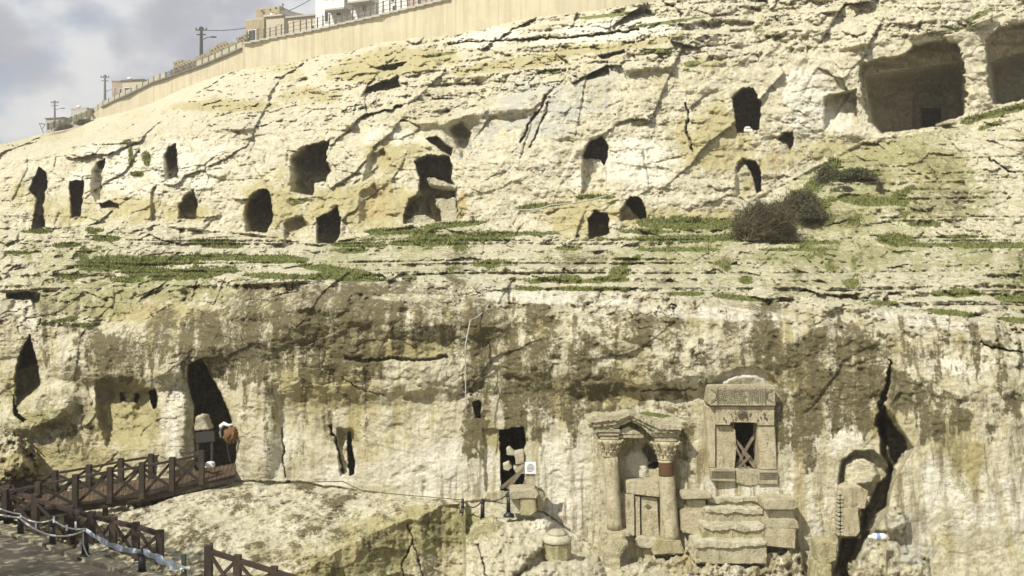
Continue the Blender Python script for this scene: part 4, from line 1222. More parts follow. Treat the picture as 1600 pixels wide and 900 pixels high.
# raking pediment: two worn arms, each of three stacked mouldings that step forward
for arm in (0, 1):
    if arm == 0:
        up = [(916, 655), (934, 649), (960, 650), (983.5, 644)]; lo = [(933, 672), (950, 672), (966, 668), (983.5, 657)]
    else:
        up = [(984, 644), (1000, 650), (1040, 664), (1069, 667)]; lo = [(984, 657), (1003, 667), (1018, 681), (1056, 680)]
    for k, (t0, t1, off) in enumerate(((0, .42, .36), (.42, .72, .30), (.72, 1.0, .23))):
        a_ = [(u_[0] + (l_[0] - u_[0]) * t0, u_[1] + (l_[1] - u_[1]) * t0) for u_, l_ in zip(up, lo)]
        b_ = [(u_[0] + (l_[0] - u_[0]) * t1 * .995, u_[1] + (l_[1] - u_[1]) * t1 * .995) for u_, l_ in zip(up, lo)]
        MB().pxprism(a_ + b_[::-1], DA - off, off + .5, rough=.06, bevel=.012, cuts=9, seed=3 + arm * 6 + k * .3, fr=5).build('raking_cornice', M_SANDG, ae)
MB().pxprism([(964, 679), (971, 671), (982, 666), (1000, 676), (1003, 680)], DA - .1, .5, rough=.02, bevel=.02, cuts=3, seed=1).build('tympanum', M_SAND, ae)
MB().pxprism(rect(962, 680.4, 1006, 685), DA - .12, .5, rough=.015, bevel=.02, cuts=3, seed=2).build('architrave', M_SAND, ae)
MB().pxprism([(978, 751), (1030, 752), (1031, 777), (1000, 774), (979, 771)], DA - .02, .6, rough=.02, bevel=.02, cuts=4, seed=5).build('door_lintel', M_SAND, ae)
MB().pxprism([(977, 771.5), (991, 773), (992, 838), (985, 838), (978, 826)], DA - .04, .5, rough=.02, bevel=.02, cuts=4, seed=6).build('door_jamb', M_SAND, ae)
MB().pxprism([(991.6, 775), (1000, 776), (1000.4, 838), (992.6, 838)], DA + .04, .5, rough=.012, bevel=.01, cuts=3, seed=7).build('door_jamb', M_SAND, ae)
ds = MB().pxprism([(1002, 776), (1027, 778), (1030, 840), (1003, 838)], DA + .10, .3, rough=.006, bevel=.012, cuts=3, seed=8).build('door_slab', M_SAND, ae)
MB().pxprism([(1007, 791), (1012, 787.5), (1017.5, 791.5), (1012, 795)], DA + .07, .06).build('carved_diamond', M_INK, ds)
MB().pxprism([(995, 840), (1030, 841), (1031, 856), (1012, 858), (992, 852)], DA - .1, .8, rough=.05, bevel=.03, cuts=4, seed=18).build('threshold', M_PALE, ae)
pb = MB(); a = P(961, 832, DC); pb.box(a + Vector((-.36, -.34, -.05)), a + Vector((.42, .4, .09)), rough=.02, bevel=.04, cuts=3, seed=2)
pb.build('column_base', M_SAND, ae)
MB().pxprism([(940, 833), (974, 834), (983, 850), (972, 862), (970, 896), (947, 896), (941, 870)], DA - .50, 1.1, rough=.06, bevel=.05, cuts=5, seed=4, fr=3).build('pedestal', M_SAND, ae)
MB().pxprism([(1030, 845), (1064, 846), (1067, 856), (1070, 866), (1020, 868), (1024, 856)], DA - .50, 1.1, rough=.05, bevel=.04, cuts=5, seed=14, fr=3).build('pedestal', M_MOSSY, ae)

# ------------------------------------------------------------------ framed tomb window with inscribed lintel
DW = 28.35
wi = empty('tomb_window', (wx(1160, DW), DW, wz(758, DW)))
tag(wi, 'stone framed tomb window with an inscribed lintel and crossed planks in its opening', 'window')
kw = dict(bevel=.015, cuts=3, fr=4)
li = MB().pxprism([(1107, 604), (1110, 602), (1211, 602.5), (1212, 634), (1110, 634), (1107, 631)], DW - .34, .7, rough=.012, seed=1, **kw).build('inscribed_lintel', M_SANDG, wi)
im = MB()
rng = random.Random(5)
DI = DW - .375
# worn lettering: five rows of short strokes on the left, upright ruled lines on the right, framed by two dovetail handles
for r_ in range(5):
    y = 607.5 + r_ * 4.6
    x = 1122.5
    while x < 1166 - (r_ % 2) * 3:
        k = rng.randint(0, 5); w_ = rng.uniform(1.2, 2.0)
        segs = {0: ((0, 0, 0, 3), (0, 0, w_, 0), (0, 3, w_, 3)), 1: ((0, 0, 0, 3), (w_, 0, w_, 3), (0, 1.5, w_, 1.5)), 2: ((0, 3, w_ / 2, 0), (w_ / 2, 0, w_, 3)),
                3: ((0, 0, w_, 0), (w_ / 2, 0, w_ / 2, 3)), 4: ((0, 0, 0, 3), (0, 0, w_, 1.2)), 5: ((0, 0, w_, 3), (w_, 0, 0, 3))}[k]
        for (a, b, c, d) in segs:
            im.bar(P(x + a, y + b, DI), P(x + c, y + d, DI), .008, .011, up=(0, 1, 0))
        x += w_ + rng.uniform(.9, 1.8)
for k in range(9):
    x = 1170 + k * 2.9
    y = 606 + rng.uniform(0, 3)
    im.bar(P(x, y, DI), P(x + rng.uniform(-.6, .6), 630 - rng.uniform(0, 4), DI), .01, .012, up=(0, 1, 0))
for pts in (((1110, 607), (1119, 613)), ((1119, 613), (1119, 622)), ((1119, 622), (1110, 628)), ((1121, 605), (1121, 632)),
            ((1208, 607), (1198, 613)), ((1198, 613), (1198, 622)), ((1198, 622), (1208, 628)), ((1196, 605), (1196, 632))):
    im.bar(P(pts[0][0], pts[0][1], DI), P(pts[1][0], pts[1][1], DI), .014, .016, up=(0, 1, 0))
im.build('inscription', M_INK, li)
cl = MB().pxprism([(1118.5, 634.6), (1210, 634.6), (1210, 665), (1183.5, 665), (1183.5, 661), (1142, 660), (1141, 664.5), (1118.5, 664)], DW - .24, .6, rough=.014, seed=2, bevel=.015, cuts=0, fr=4).build('carved_lintel', M_SAND, wi)
cm = MB()
for k in range(26):
    x = 1122 + rng.uniform(0, 80); y = 638 + rng.uniform(0, 18)
    cm.bar(P(x, y, DW - .26), P(x + rng.uniform(-2, 2), y + rng.uniform(2, 5), DW - .26), .02, .03, up=(0, 1, 0))
for k in range(12):      # rosette over the opening
    an_ = k * math.pi / 6
    cm.bar(P(1160, 648, DW - .27), P(1160 + 8 * math.cos(an_), 648 + 8 * math.sin(an_), DW - .27), .018, .03, up=(0, 1, 0))
cm.build('worn_relief', M_INK, cl)
MB().pxprism([(1103, 636), (1118, 635), (1118, 731), (1108, 730)], DW - .15, .6, rough=.014, seed=3, **kw).build('outer_jamb', M_SAND, wi)
MB().pxprism([(1118.6, 665), (1141, 665), (1149, 672), (1151, 700), (1148, 732), (1118.6, 731)], DW - .08, .5, rough=.014, seed=4, **kw).build('jamb_panel', M_SAND, wi)
MB().pxprism([(1184, 665.4), (1211, 665.4), (1214, 734), (1186, 734)], DW - .20, .6, rough=.014, seed=5, **kw).build('jamb_panel', M_SAND, wi)
MB().pxprism([(1110, 732), (1149, 732.5), (1149, 753), (1112, 751)], DW - .26, .6, rough=.014, seed=6, **kw).build('sill_block', M_SANDG, wi)
MB().pxprism([(1149.5, 733), (1184.5, 734.5), (1184.5, 757), (1172, 760), (1149.5, 754)], DW - .2, .6, rough=.02, seed=7, **kw).build('sill_block', M_SANDG, wi)
MB().pxprism([(1185, 735), (1215, 736), (1215.5, 757), (1185, 757)], DW - .28, .6, rough=.014, seed=8, **kw).build('sill_block', M_SANDG, wi)
for k, yy in enumerate((736, 739, 742, 745)):
    MB().pxprism(rect(1111.5, yy + .6, 1148, yy + 1.3), DW - .285, .05).build('sill_groove', M_INK, wi)
    MB().pxprism(rect(1186.5, yy + 2.6, 1214, yy + 3.3), DW - .305, .05).build('sill_groove', M_INK, wi)
for (a, b, dd, t_) in (((1140, 676), (1186, 734), .10, .085), ((1183.5, 671), (1150, 729), .02, .085), ((1146, 690), (1166, 732), .18, .06), ((1160, 705), (1182, 735), .16, .06), ((1153, 732), (1172, 712), .2, .07)):
    MB().bar(P(*a, DW - dd + .12), P(*b, DW - dd + .12), t_, .04, up=(0, 1, 0)).build('plank', M_GWOOD, wi)

# ------------------------------------------------------------------ loose masonry
def stone_thing(name, label, cat, pts, D, thick, mtl, seed=0, rough=.05, bevel=.04, cuts=5, fr=2.5, group=None, smooth=False):
    bevel *= .5; cuts += 4
    m = MB().pxprism(pts, D, thick, rough=rough, bevel=bevel, cuts=cuts, seed=seed, fr=fr)
    xs__ = [p[0] for p in pts]; ys__ = [p[1] for p in pts]
    o = m.build(name, mtl, base=P(sum(xs__) / len(xs__), max(ys__), D), smooth=smooth)
    return tag(o, label, cat, group)

stp = empty('stone_steps', P(1148, 900, 26.6)); tag(stp, 'flight of worn whitish rock steps between the two stone pedestals', 'steps')
rs_ = random.Random(8)
for i, (x0, x1, yt, yb, D) in enumerate(((1106, 1192, 779, 797, 28.05), (1103, 1193, 797, 823, 27.65), (1099, 1194, 822, 850, 27.2), (1088, 1198, 849, 878, 26.75))):
    top = [(x, yt + rs_.uniform(-1.6, 1.8)) for x in np.linspace(x0, x1, 7)]
    MB().pxprism(top + [(x1 + 1, yb + 3), (x0 - 1, yb + 3)], D, 1.3, rough=.10, bevel=.02, cuts=12, seed=20 + i, fr=2.4).build('step', M_MOSSY if i % 2 == 0 else M_SANDG, stp)
    # worn pale tread, its nosing chipped
    low = [(x, y + 5.5 + rs_.uniform(-1.5, 3.0)) for x, y in top]
    MB().pxprism([(x, y - 1.2) for x, y in top] + low[::-1], D - .07, .9, rough=.05, bevel=.02, cuts=10, seed=40 + i, fr=3).build('tread', M_PALE, stp)
pd = empty('left_pedestal', P(1083, 840, 28.0)); pd.name = 'stone_pedestal'
tag(pd, 'small moulded stone pedestal immediately right of the columned doorway', 'pedestal', 'moulded pedestals flanking the steps')
MB().pxprism([(1065, 770), (1113, 772), (1112, 780), (1066, 781)], 27.75, .9, rough=.02, bevel=.03, cuts=4, seed=1).build('cap', M_SANDG, pd)
MB().pxprism([(1073, 781), (1103, 781), (1103, 800), (1074, 800)], 27.95, .7, rough=.02, bevel=.02, cuts=4, seed=2).build('die', M_SAND, pd)
MB().pxprism([(1064, 800), (1103, 800), (1103, 838), (1100, 840), (1066, 832)], 27.8, .9, rough=.02, bevel=.03, cuts=4, seed=3).build('base', M_SAND, pd)
pd = empty('stone_pedestal', P(1222, 858, 27.6))
tag(pd, 'larger moulded stone pedestal right of the broken steps below the framed window', 'pedestal', 'moulded pedestals flanking the steps')
MB().pxprism([(1193, 784), (1205, 781), (1246, 782), (1248, 792), (1242, 797), (1195, 797)], 27.25, 1.0, rough=.03, bevel=.03, cuts=4, seed=4).build('cap', M_SANDG, pd)
MB().pxprism([(1196, 797), (1240, 797), (1243, 813), (1195, 813)], 27.45, .8, rough=.02, bevel=.02, cuts=4, seed=5).build('die', M_SAND, pd)
MB().pxprism([(1193, 813), (1246, 813), (1250, 827), (1193, 826)], 27.3, .9, rough=.02, bevel=.03, cuts=4, seed=6).build('moulding', M_SANDG, pd)
MB().pxprism([(1193, 826.5), (1244, 827.5), (1243, 858), (1195, 853)], 27.2, 1.0, rough=.02, bevel=.02, cuts=4, seed=7).build('base', M_SAND, pd)
# blocks in the arched niche
stone_thing('niche_block', 'squared tan stone block, upper of two stacked inside the arched niche', 'stone block', [(1316, 764), (1345, 760), (1357, 768), (1352, 795), (1318, 794)], 27.5, .9, M_SAND, 32, .025, .03, 4)
stone_thing('niche_block', 'taller tan stone block, lower of two stacked inside the arched niche', 'stone block', [(1318, 794.5), (1341, 794.5), (1344, 830), (1338, 838), (1319, 838)], 27.4, .9, M_SAND, 33, .02, .03, 4)
rb = empty('rubble_column', P(1313, 838, 27.9)); tag(rb, 'narrow stack of small white rubble stones along the left edge of the arched niche', 'rubble')
y = 838.0
while y > 770:
    h = random.uniform(4, 8)
    for k in range(2):
        x0 = 1308.5 + k * 5.4
        MB().pxprism([(x0, y - h + random.uniform(0, 1.5)), (x0 + 4.6, y - h + random.uniform(0, 1.5)), (x0 + 4.8, y - .6), (x0 + .3, y - .6)], 27.45 + random.uniform(0, .06), .3, rough=.012, bevel=.02, seed=y).build('stone', M_PALE, rb)
    y -= h
stone_thing('cut_stone_block', 'dark topped upright stone block standing at the foot of the arched niche', 'stone block', [(1278, 850), (1290, 846), (1309, 850), (1308, 876), (1294, 882), (1280, 880)], 26.9, .7, M_MOSSY, 34, .05, .05, 5)
stone_thing('cut_stone_block', 'small yellowish stone under the dark topped upright block', 'stone block', [(1276, 881), (1299, 882), (1300, 912), (1272, 912)], 26.85, .7, M_MOSSY, 35, .04, .05, 5)
bg = MB(); a = P(1371, 839, 25.3)
bg.tube([a + Vector((-.24, 0, .0)), a + Vector((-.16, 0, .01)), a + Vector((-.10, 0, .01)), a + Vector((.12, .02, .0)), a + Vector((.20, .02, 0)), a + Vector((.26, .02, 0))], [.035, .04, .09, .09, .085, .04], 14)
b_o = bg.build('plastic_bottle', M_WHITE, base=a - Vector((0, 0, .1)), smooth=True)
tag(b_o, 'crumpled white plastic bottle with a blue mark lying on the rock at lower right', 'bottle')
MB().tube([a + Vector((-.05, 0, .01)), a + Vector((.05, .01, .005))], .093, 14).build('blue_label', M_BLUE, b_o)

# blocks, trough and column base near the dark doorway
stone_thing('ledge_block', 'mossy broken capstone at the left end of the pale rock ledge', 'stone', [(736, 832), (748, 818), (772, 818), (790, 830), (780, 842), (742, 844)], 27.1, .8, M_MOSSY, 41, .09, .08, 6, 2)
stone_thing('squared_block', 'end of the squared stone below the small notice, made pale as its sunlit side', 'stone block', [(797, 779), (813, 780), (813, 803), (798, 802)], 27.9, .7, M_PALE, 42, .02, .03, 4)  # lit left side of the block, put in as a paler piece
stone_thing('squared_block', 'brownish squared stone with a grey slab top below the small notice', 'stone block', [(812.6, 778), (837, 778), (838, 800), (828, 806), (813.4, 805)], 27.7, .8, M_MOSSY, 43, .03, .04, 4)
stone_thing('slab', 'flat grey slab lying on the squared stones below the small notice', 'stone slab', [(796, 768), (835, 766), (842, 772), (838, 779), (797, 780)], 27.65, .9, M_SANDG, 44, .03, .03, 5)
stone_thing('rounded_boulder', 'rounded brown boulder against the right end of the squared stones', 'boulder', [(839, 770), (848, 770), (853, 782), (848, 796), (838, 800)], 27.95, .8, M_MOSSY, 45, .06, .07, 5)
# stone trough lying aslant
tr_m = MB()
A = P(776, 893, 26.2); B = P(845, 858, 27.3)
tr_m.bar(A + Vector((0, 0, .02)), B + Vector((0, 0, .02)), .55, .42)
t_o = tr_m.build('stone_trough', M_MOSSY, base=P(800, 893, 26.4))
bm_ = bmesh.new(); bm_.from_mesh(t_o.data)
bmesh.ops.bevel(bm_, geom=list(bm_.edges), offset=.04, segments=2, affect='EDGES'); bmesh.ops.subdivide_edges(bm_, edges=list(bm_.edges), cuts=4, use_grid_fill=True)
for v in bm_.verts: v.co += Vector((mn.noise(v.co * 3), mn.noise(v.co * 3 + Vector((5, 5, 5))), mn.noise(v.co * 3 + Vector((9, 0, 3))))) * .05
bm_.to_mesh(t_o.data); bm_.free()
tag(t_o, 'long grey stone beam lying aslant in front of the pale ledge', 'stone beam')
cb = empty('column_base', P(870, 872, 26.9)); tag(cb, 'eight sided column base of pale stone standing alone left of the columned doorway', 'column base')
c0 = P(870, 872, 26.9)
pm = 26.9 / F
MB().lathe(c0, [(21 * pm, 0), (22 * pm, .05), (22 * pm, .42), (20 * pm, .46)], 8, .03).build('plinth', M_MOSSY, cb)
MB().lathe(c0 + Vector((0, 0, .461)), [(22.5 * pm, 0), (23 * pm, .05), (23 * pm, .12), (19 * pm, .17), (17 * pm, .21)], 16, .02).build('torus', M_PALE, cb, smooth=True)
MB().lathe(c0 + Vector((.02, 0, .672)), [(15 * pm, 0), (15 * pm, .05), (12.5 * pm, .08), (12 * pm, .12)], 16, .015).build('top_ring', M_PALE, cb, smooth=True)
# notice on a stone post
so = empty('notice_post', P(828, 768, 28.0)); tag(so, 'small white paper notice fixed to a grey stone post beside the dark doorway', 'sign')
MB().pxprism(rect(821, 739, 836, 769), 28.0, .22, bevel=.01).build('post', M_SANDG, so)
bd = MB().pxprism(rect(820, 722, 837.5, 740.5), 27.94, .03, bevel=.004).build('board', M_PAPER, so)
tx = MB()
for k, (xa, xb) in enumerate(((826, 832), (824, 834), (823, 835), (823, 834.5), (823, 835), (824, 832))):
    tx.pxprism(rect(xa, 725 + k * 2.2, xb, 725.8 + k * 2.2), 27.933, .006)
tx.build('printed_lines', M_POLE, bd)
# pale stones added for the light patches in the dark doorway, then loose boards
for i, (pts, lab) in enumerate((([(791, 703), (796, 700), (804, 708), (802, 712), (792, 711)], 'small pale stone standing in for a light patch high in the dark doorway'),
                                ([(802, 708), (818, 705), (819, 724), (806, 726), (805, 716)], 'larger pale stone standing in for a light patch at the right side of the dark doorway'),
                                ([(786, 727), (795, 724), (800, 731), (794, 736), (787, 734)], 'small pale stone standing in for a light patch at mid height in the left of the dark doorway'),
                                ([(802, 732), (819, 724), (819, 740), (808, 742)], 'pale stone standing in for a light patch behind the notice board'))):
    stone_thing('light_patch_stone', lab, 'stone', pts, 29.2, .5, M_PALE, 50 + i, .02, .02, 3)
for i, (a, b, lab) in enumerate((((793, 764), (822, 727), 'thin grey board leaning up to the right in the dark doorway'), ((786, 760), (812, 738), 'second grey board crossing behind the leaning one in the dark doorway'), ((781, 762), (806, 756), 'low grey board lying across the foot of the dark doorway'))):
    tag(MB().bar(P(*a, 28.9 + i * .06), P(*b, 29.0 + i * .06), .09, .04, up=(0, 1, 0)).build('loose_board', M_GWOOD, base=P(*a, 28.9)), lab, 'board')
# stone lying in the oval cave, slab on the big cave's floor
so_ = empty('stone_pile', P(1168, 206, 56.5)); tag(so_, 'little white stone stack in the mouth of the oval cave', 'stones')
MB().pxprism(rect(1163, 201, 1176, 206), 56.5, .5, rough=.03, bevel=.03, cuts=3).build('stone', M_WHITE, so_)
MB().pxprism(rect(1165, 197.5, 1173, 200.8), 56.5, .4, rough=.03, bevel=.03, cuts=3, seed=4).build('stone', M_WHITE, so_)
stone_thing('floor_slab', 'pale flat slab at the right of the big cave floor beside its inner door', 'stone slab', [(1475, 189), (1495, 187), (1497, 192), (1476, 193)], 57.2, 1.2, M_PALE, 60, .03, .03, 3)
stone_thing('hanging_rock', 'pale tongue of rock hanging across the large broken cave', 'rock', [(667, 279), (675, 277), (700, 286), (713, 290), (713, 295), (690, 292), (670, 288)], 50.5, 1.5, M_PALE, 61, .12, .08, 5, 1.4)
stone_thing('rock_pillar', 'broken rock pillar standing in the right of the large broken cave', 'rock', [(681, 310), (700, 311), (712, 308), (714, 348), (690, 349), (689, 326), (682, 322)], 49.9, 1.2, M_PALE, 62, .15, .08, 5, 1.4)
stone_thing('rock_stump', 'low pale rock heap in the left foot of the large broken cave', 'rock', [(634, 345), (650, 336), (666, 338), (680, 345), (680, 350), (634, 351)], 49.6, 1.2, M_PALE, 63, .15, .1, 5, 1.4)

# ------------------------------------------------------------------ things in the tall lower cave
stone_thing('lit_boulder', 'bright cream boulder at the left inside the tall pointed cave', 'boulder', [(303, 668), (306, 650), (318, 650), (322, 664), (326, 672), (303, 673)], 31.5, .6, M_PALE, 70, .06, .06, 4)
ib = empty('information_board', P(320, 690, 31.3)); tag(ib, 'dark information board standing inside the tall pointed cave', 'board')
MB().pxprism([(305, 676), (334, 673), (336, 690), (306, 693)], 31.3, .06, bevel=.01).build('panel', M_BOARD, ib)
for x in (309, 331):
    MB().bar(P(x, 690, 31.36), P(x, 735, 31.36), .07, .07).build('leg', M_BOARD, ib)
hb = empty('hanging_bundle', P(360, 693, 30.4)); tag(hb, 'orange brown cloth bundle hung at the right jamb of the tall cave', 'bundle')
sp = bmesh.new(); bmesh.ops.create_icosphere(sp, subdivisions=4, radius=1)
for v in sp.verts:
    n_ = mn.fractal(v.co * 2.2, 1, 2, 4)
    v.co = Vector((v.co.x * .22, v.co.y * .2, v.co.z * .26)) * (1 + .35 * n_) + P(361, 680, 30.4)
m_ = MB(); tmp = bpy.data.meshes.new('t'); sp.to_mesh(tmp); m_.bm.from_mesh(tmp); sp.free()
m_.build('cloth', M_ORANGE, hb, smooth=True)
MB().tube([P(354, 693, 30.4), P(356, 705, 30.42), P(360, 722, 30.4)], .012, 5).build('string', M_DPOLE, hb)
rg = empty('white_rag', P(352, 664, 30.5)); tag(rg, 'white rag draped over a hook left of the orange bundle', 'cloth')
MB().tube([P(345, 684, 30.5), P(343.5, 676, 30.5), P(345, 666, 30.5), P(350, 662, 30.5), P(357, 665, 30.5), P(364, 663, 30.5)], [.02, .05, .07, .07, .05, .03], 8).build('cloth', M_WHITE, rg, smooth=True)
stone_thing('white_bag', 'small black and white bag on the walkway end inside the tall cave', 'bag', [(320, 724), (325, 722.5), (332, 723.5), (333, 731), (320, 731.5)], 30.2, .25, M_WHITE, 71, .03, .03, 4)

# ------------------------------------------------------------------ timber walkway with its railings
wk = empty('wooden_walkway', P(215, 785, 29.4))
tag(wk, 'raised brown timber walkway with X braced railings leading to the tall cave', 'walkway')
def fl(x):   # front edge of the deck, back edge of the deck
    return P(x, float(np.interp(x, [-60, 60, 119, 172, 222, 269, 315, 366], [806, 795, 787, 781, 771, 762, 752, 740])), float(np.interp(x, [-60, 366], [27.6, 29.9])))
def bl(x):
    return P(x, float(np.interp(x, [-60, 86, 139, 189, 236, 278, 330, 372], [787, 770, 762, 754, 747.5, 742, 731, 722])), float(np.interp(x, [-60, 372], [30.4, 31.4])))
NP = 62
dn = MB
for k in range(NP):
    u0 = k / NP; u1 = (k + .90) / NP
    a = fl(-60 + 426 * u0); b = fl(-60 + 426 * u1); c = bl(-60 + 432 * u1); d = bl(-60 + 432 * u0)
    m = MB(); dzz = random.uniform(-.008, .008)
    tv = [m.bm.verts.new(v + Vector((0, 0, dzz))) for v in (a, b, c, d)]; bv = [m.bm.verts.new(v - Vector((0, 0, .05 - dzz))) for v in (a, b, c, d)]
    m.bm.faces.new(tv); m.bm.faces.new(bv[::-1])
    for i in range(4): m.bm.faces.new((tv[i], bv[i], bv[(i + 1) % 4], tv[(i + 1) % 4]))
    m.build('deck_plank', M_DECK, wk)
for fn, off in ((fl, Vector((0, .08, -.16))), (bl, Vector((0, -.08, -.16)))):
    for k in range(5):
        a = fn(-60 + 426 * k / 5) + off; b = fn(-60 + 426 * (k + 1) / 5) + off
        MB().bar(a, b, .08, .20).build('side_beam', M_WOOD, wk)
for x, yb in ((215, 796), (279, 776), (337, 760), (160, 806), (100, 815)):
    t_ = fl(x) + Vector((0, .2, -.06)); b = Vector(t_); b.z = wz(yb, t_.y)
    MB().bar(t_, b, .12, .12).build('support_post', M_WOOD, wk)


def railing(parent, posts, w_, mtl, extra=.08, lower=True, toprail=(.10, .07)):
    """posts: (x, ytop, ybottom, D)"""
    tops = []
    for i, (x, yt, yb, D) in enumerate(posts):
        a = P(x, yb, D); b = P(x, yt, D)
        MB().bar(a, b, w_, w_).build('rail_post', mtl, parent)
        tops.append((a, b))
    for (a0, b0), (a1, b1) in zip(tops[:-1], tops[1:]):
        h0, h1 = (b0 - a0), (b1 - a1)
        off = Vector((0, -.02, 0))
        d = (b1 - b0).normalized() * (w_ / 2 + .004)
        MB().bar(b0 - h0 * .12 + d, b1 - h1 * .12 - d, toprail[0], toprail[1]).build('handrail', mtl, parent)
        if lower:
            MB().bar(a0 + h0 * .10 + d, a1 + h1 * .10 - d, .05, .08).build('lower_rail', mtl, parent)
        MB().bar(a0 + h0 * .16 + d + Vector((0, .03, 0)), b1 - h1 * .20 - d + Vector((0, .03, 0)), .045, .085).build('cross_brace', mtl, parent)
        MB().bar(b0 - h0 * .20 + d - Vector((0, .03, 0)), a1 + h1 * .16 - d - Vector((0, .03, 0)), .045, .085).build('cross_brace', mtl, parent)

railing(wk, [(-30, 775, 815, 27.5), (8, 764, 809, 27.8), (60, 753, 801, 28.1), (118, 741, 793, 28.4), (172, 730, 786, 28.75), (222, 722, 779, 29.05), (269, 714, 767, 29.35), (315, 704, 757, 29.65)], .15, M_WOOD)
railing(wk, [(-24, 752, 786, 30.6), (29, 743, 779, 30.7), (86, 735, 773, 30.8), (139, 726, 766, 30.9), (189, 716, 758, 31.0), (236, 709, 751, 31.1), (278, 702, 745, 31.2)], .16, M_WOOD, lower=False)
MB().bar(P(278, 707, 31.2), P(312, 708, 29.65), .09, .06).build('handrail', M_WOOD, wk)

r2 = empty('wooden_railing', P(143, 856, 26.8)); tag(r2, 'red brown timber railing sloping down beside the roped path at lower left', 'railing', 'red brown timber railings by the path')
railing(r2, [(-20, 752, 812, 28.6), (12, 758, 818, 28.2), (55, 773, 832, 27.6), (111, 790, 850, 27.0), (143, 799, 862, 26.6), (177, 808, 866, 26.2), (212, 816, 872, 25.8), (250, 828, 880, 25.4)], .17, M_WOODR, toprail=(.14, .10))
r3 = empty('wooden_railing', P(326, 905, 24.8)); tag(r3, 'short red brown timber railing at the bottom edge in front of the rock platform', 'railing', 'red brown timber railings by the path')
railing(r3, [(326, 852, 925, 24.6), (371, 867, 935, 24.3), (428, 885, 950, 24.0), (480, 902, 960, 23.6)], .18, M_WOODR, toprail=(.14, .10))
tag(MB().bar(P(-10, 662, 33), P(44, 659, 33.6), .35, .22).build('timber_beam', M_WOOD, base=P(20, 668, 33)), 'dark timber beam lying on the rock at the left edge above the walkway', 'beam')

# ------------------------------------------------------------------ paved path at lower left with bollards and ropes
pa = MB()
pe = [(-120, 782, 28.4), (0, 822, 27.0), (83, 850, 26.0), (133, 867, 25.4), (217, 894, 24.4), (300, 921, 23.4)]
NXP = 60
ppts = []
for i in range(NXP + 1):
    x = -120 + 420 * i / NXP
    y = float(np.interp(x, [p[0] for p in pe], [p[1] for p in pe])); D = float(np.interp(x, [p[0] for p in pe], [p[2] for p in pe]))
    ppts.append(P(x, y, D) + Vector((0, 0, .02 * mn.noise(Vector((i * .4, 0, 0))))))
rows_ = []
for k in range(24):
    rows_.append([pa.bm.verts.new(p + Vector((-.35, -1, -.012)) * (k * .42) + Vector((0, 0, (.05 * mn.noise(p * 1.3 + Vector((k, 0, 0))) + .03 * mn.noise(p * 4 + Vector((0, k * 2, 0)))) if k else 0))) for p in ppts])
drop = [pa.bm.verts.new(p + Vector((0, .02, -1.8))) for p in ppts]
for i in range(NXP):
    pa.bm.faces.new((rows_[0][i], rows_[0][i + 1], drop[i + 1], drop[i]))
    for k in range(23):
        pa.bm.faces.new((rows_[k][i], rows_[k][i + 1], rows_[k + 1][i + 1], rows_[k + 1][i]))
tag(pa.build('path', M_PATH), kind='structure')
for i in range(0, 14):     # kerb slabs along the path's edge, uneven
    t0, t1 = i / 14, (i + .93) / 14
    a = ppts[int(t0 * NXP)] + Vector((-.05, -.18, .03)); b = ppts[min(NXP, int(t1 * NXP))] + Vector((-.05, -.18, .03))
    MB().bar(a, b, .38, .14, ).build('kerb_slab', M_SANDG, bpy.data.objects['path'])


def bollard(x, yt, yb, D, label, group, k=1.0):
    b0 = P(x, yb, D); h = (yb - yt) / F * D
    o = empty('bollard', b0); tag(o, label, 'bollard', group)
    MB().lathe(b0, [(.17 * k, 0), (.17 * k, .05), (.10 * k, .10), (.085 * k, .14)], 14).build('foot', M_METAL, o, smooth=True)
    MB().lathe(b0 + Vector((0, 0, .14)), [(.075 * k, 0), (.065 * k, h - .26)], 14).build('shaft', M_METAL, o, smooth=True)
    MB().lathe(b0 + Vector((0, 0, h - .12)), [(.085 * k, 0), (.085 * k, .03), (.06 * k, .05), (.07 * k, .09), (.04 * k, .12)], 14).build('cap', M_METAL, o, smooth=True)
    return o
G1 = 'black bollards carrying the rope along the path'
bollard(32, 804, 840, 26.3, 'black rope bollard on the path nearest the left edge', G1, 1.1)
bollard(82, 814, 857, 25.7, 'black bollard on the path under the low point of the upper rope', G1, 1.1)
bollard(133, 826, 872, 25.1, 'black bollard on the path where the white ropes meet the blue tape', G1, 1.2)
bollard(222, 858, 900, 24.2, 'black bollard near the bottom edge between the two lengths of tape', G1, 1.3)
o = empty('stake', P(288, 903, 23.9)); tag(o, 'dark green stake at the end of the plastic tape by the bottom edge', 'stake')
MB().bar(P(288, 912, 23.9), P(287, 866, 23.9), .10, .10).build('upright', plain_mat('green_paint', (.03, .05, .035)), o)
MB().tube([P(282, 890, 23.8), P(288, 887, 23.8), P(297, 888, 23.8)], .035, 6).build('knot', M_ROPE, o)
G2 = 'black bollards by the dark doorway'
bollard(723, 779, 801, 28.4, 'short bollard at the corner of the rock platform', G2, .6)
bollard(754, 779, 817, 28.0, 'black bollard standing on the ground left of the squared stones', G2, .85)
bollard(795, 768, 807, 28.1, 'black bollard directly in front of the dark doorway', G2, .95)


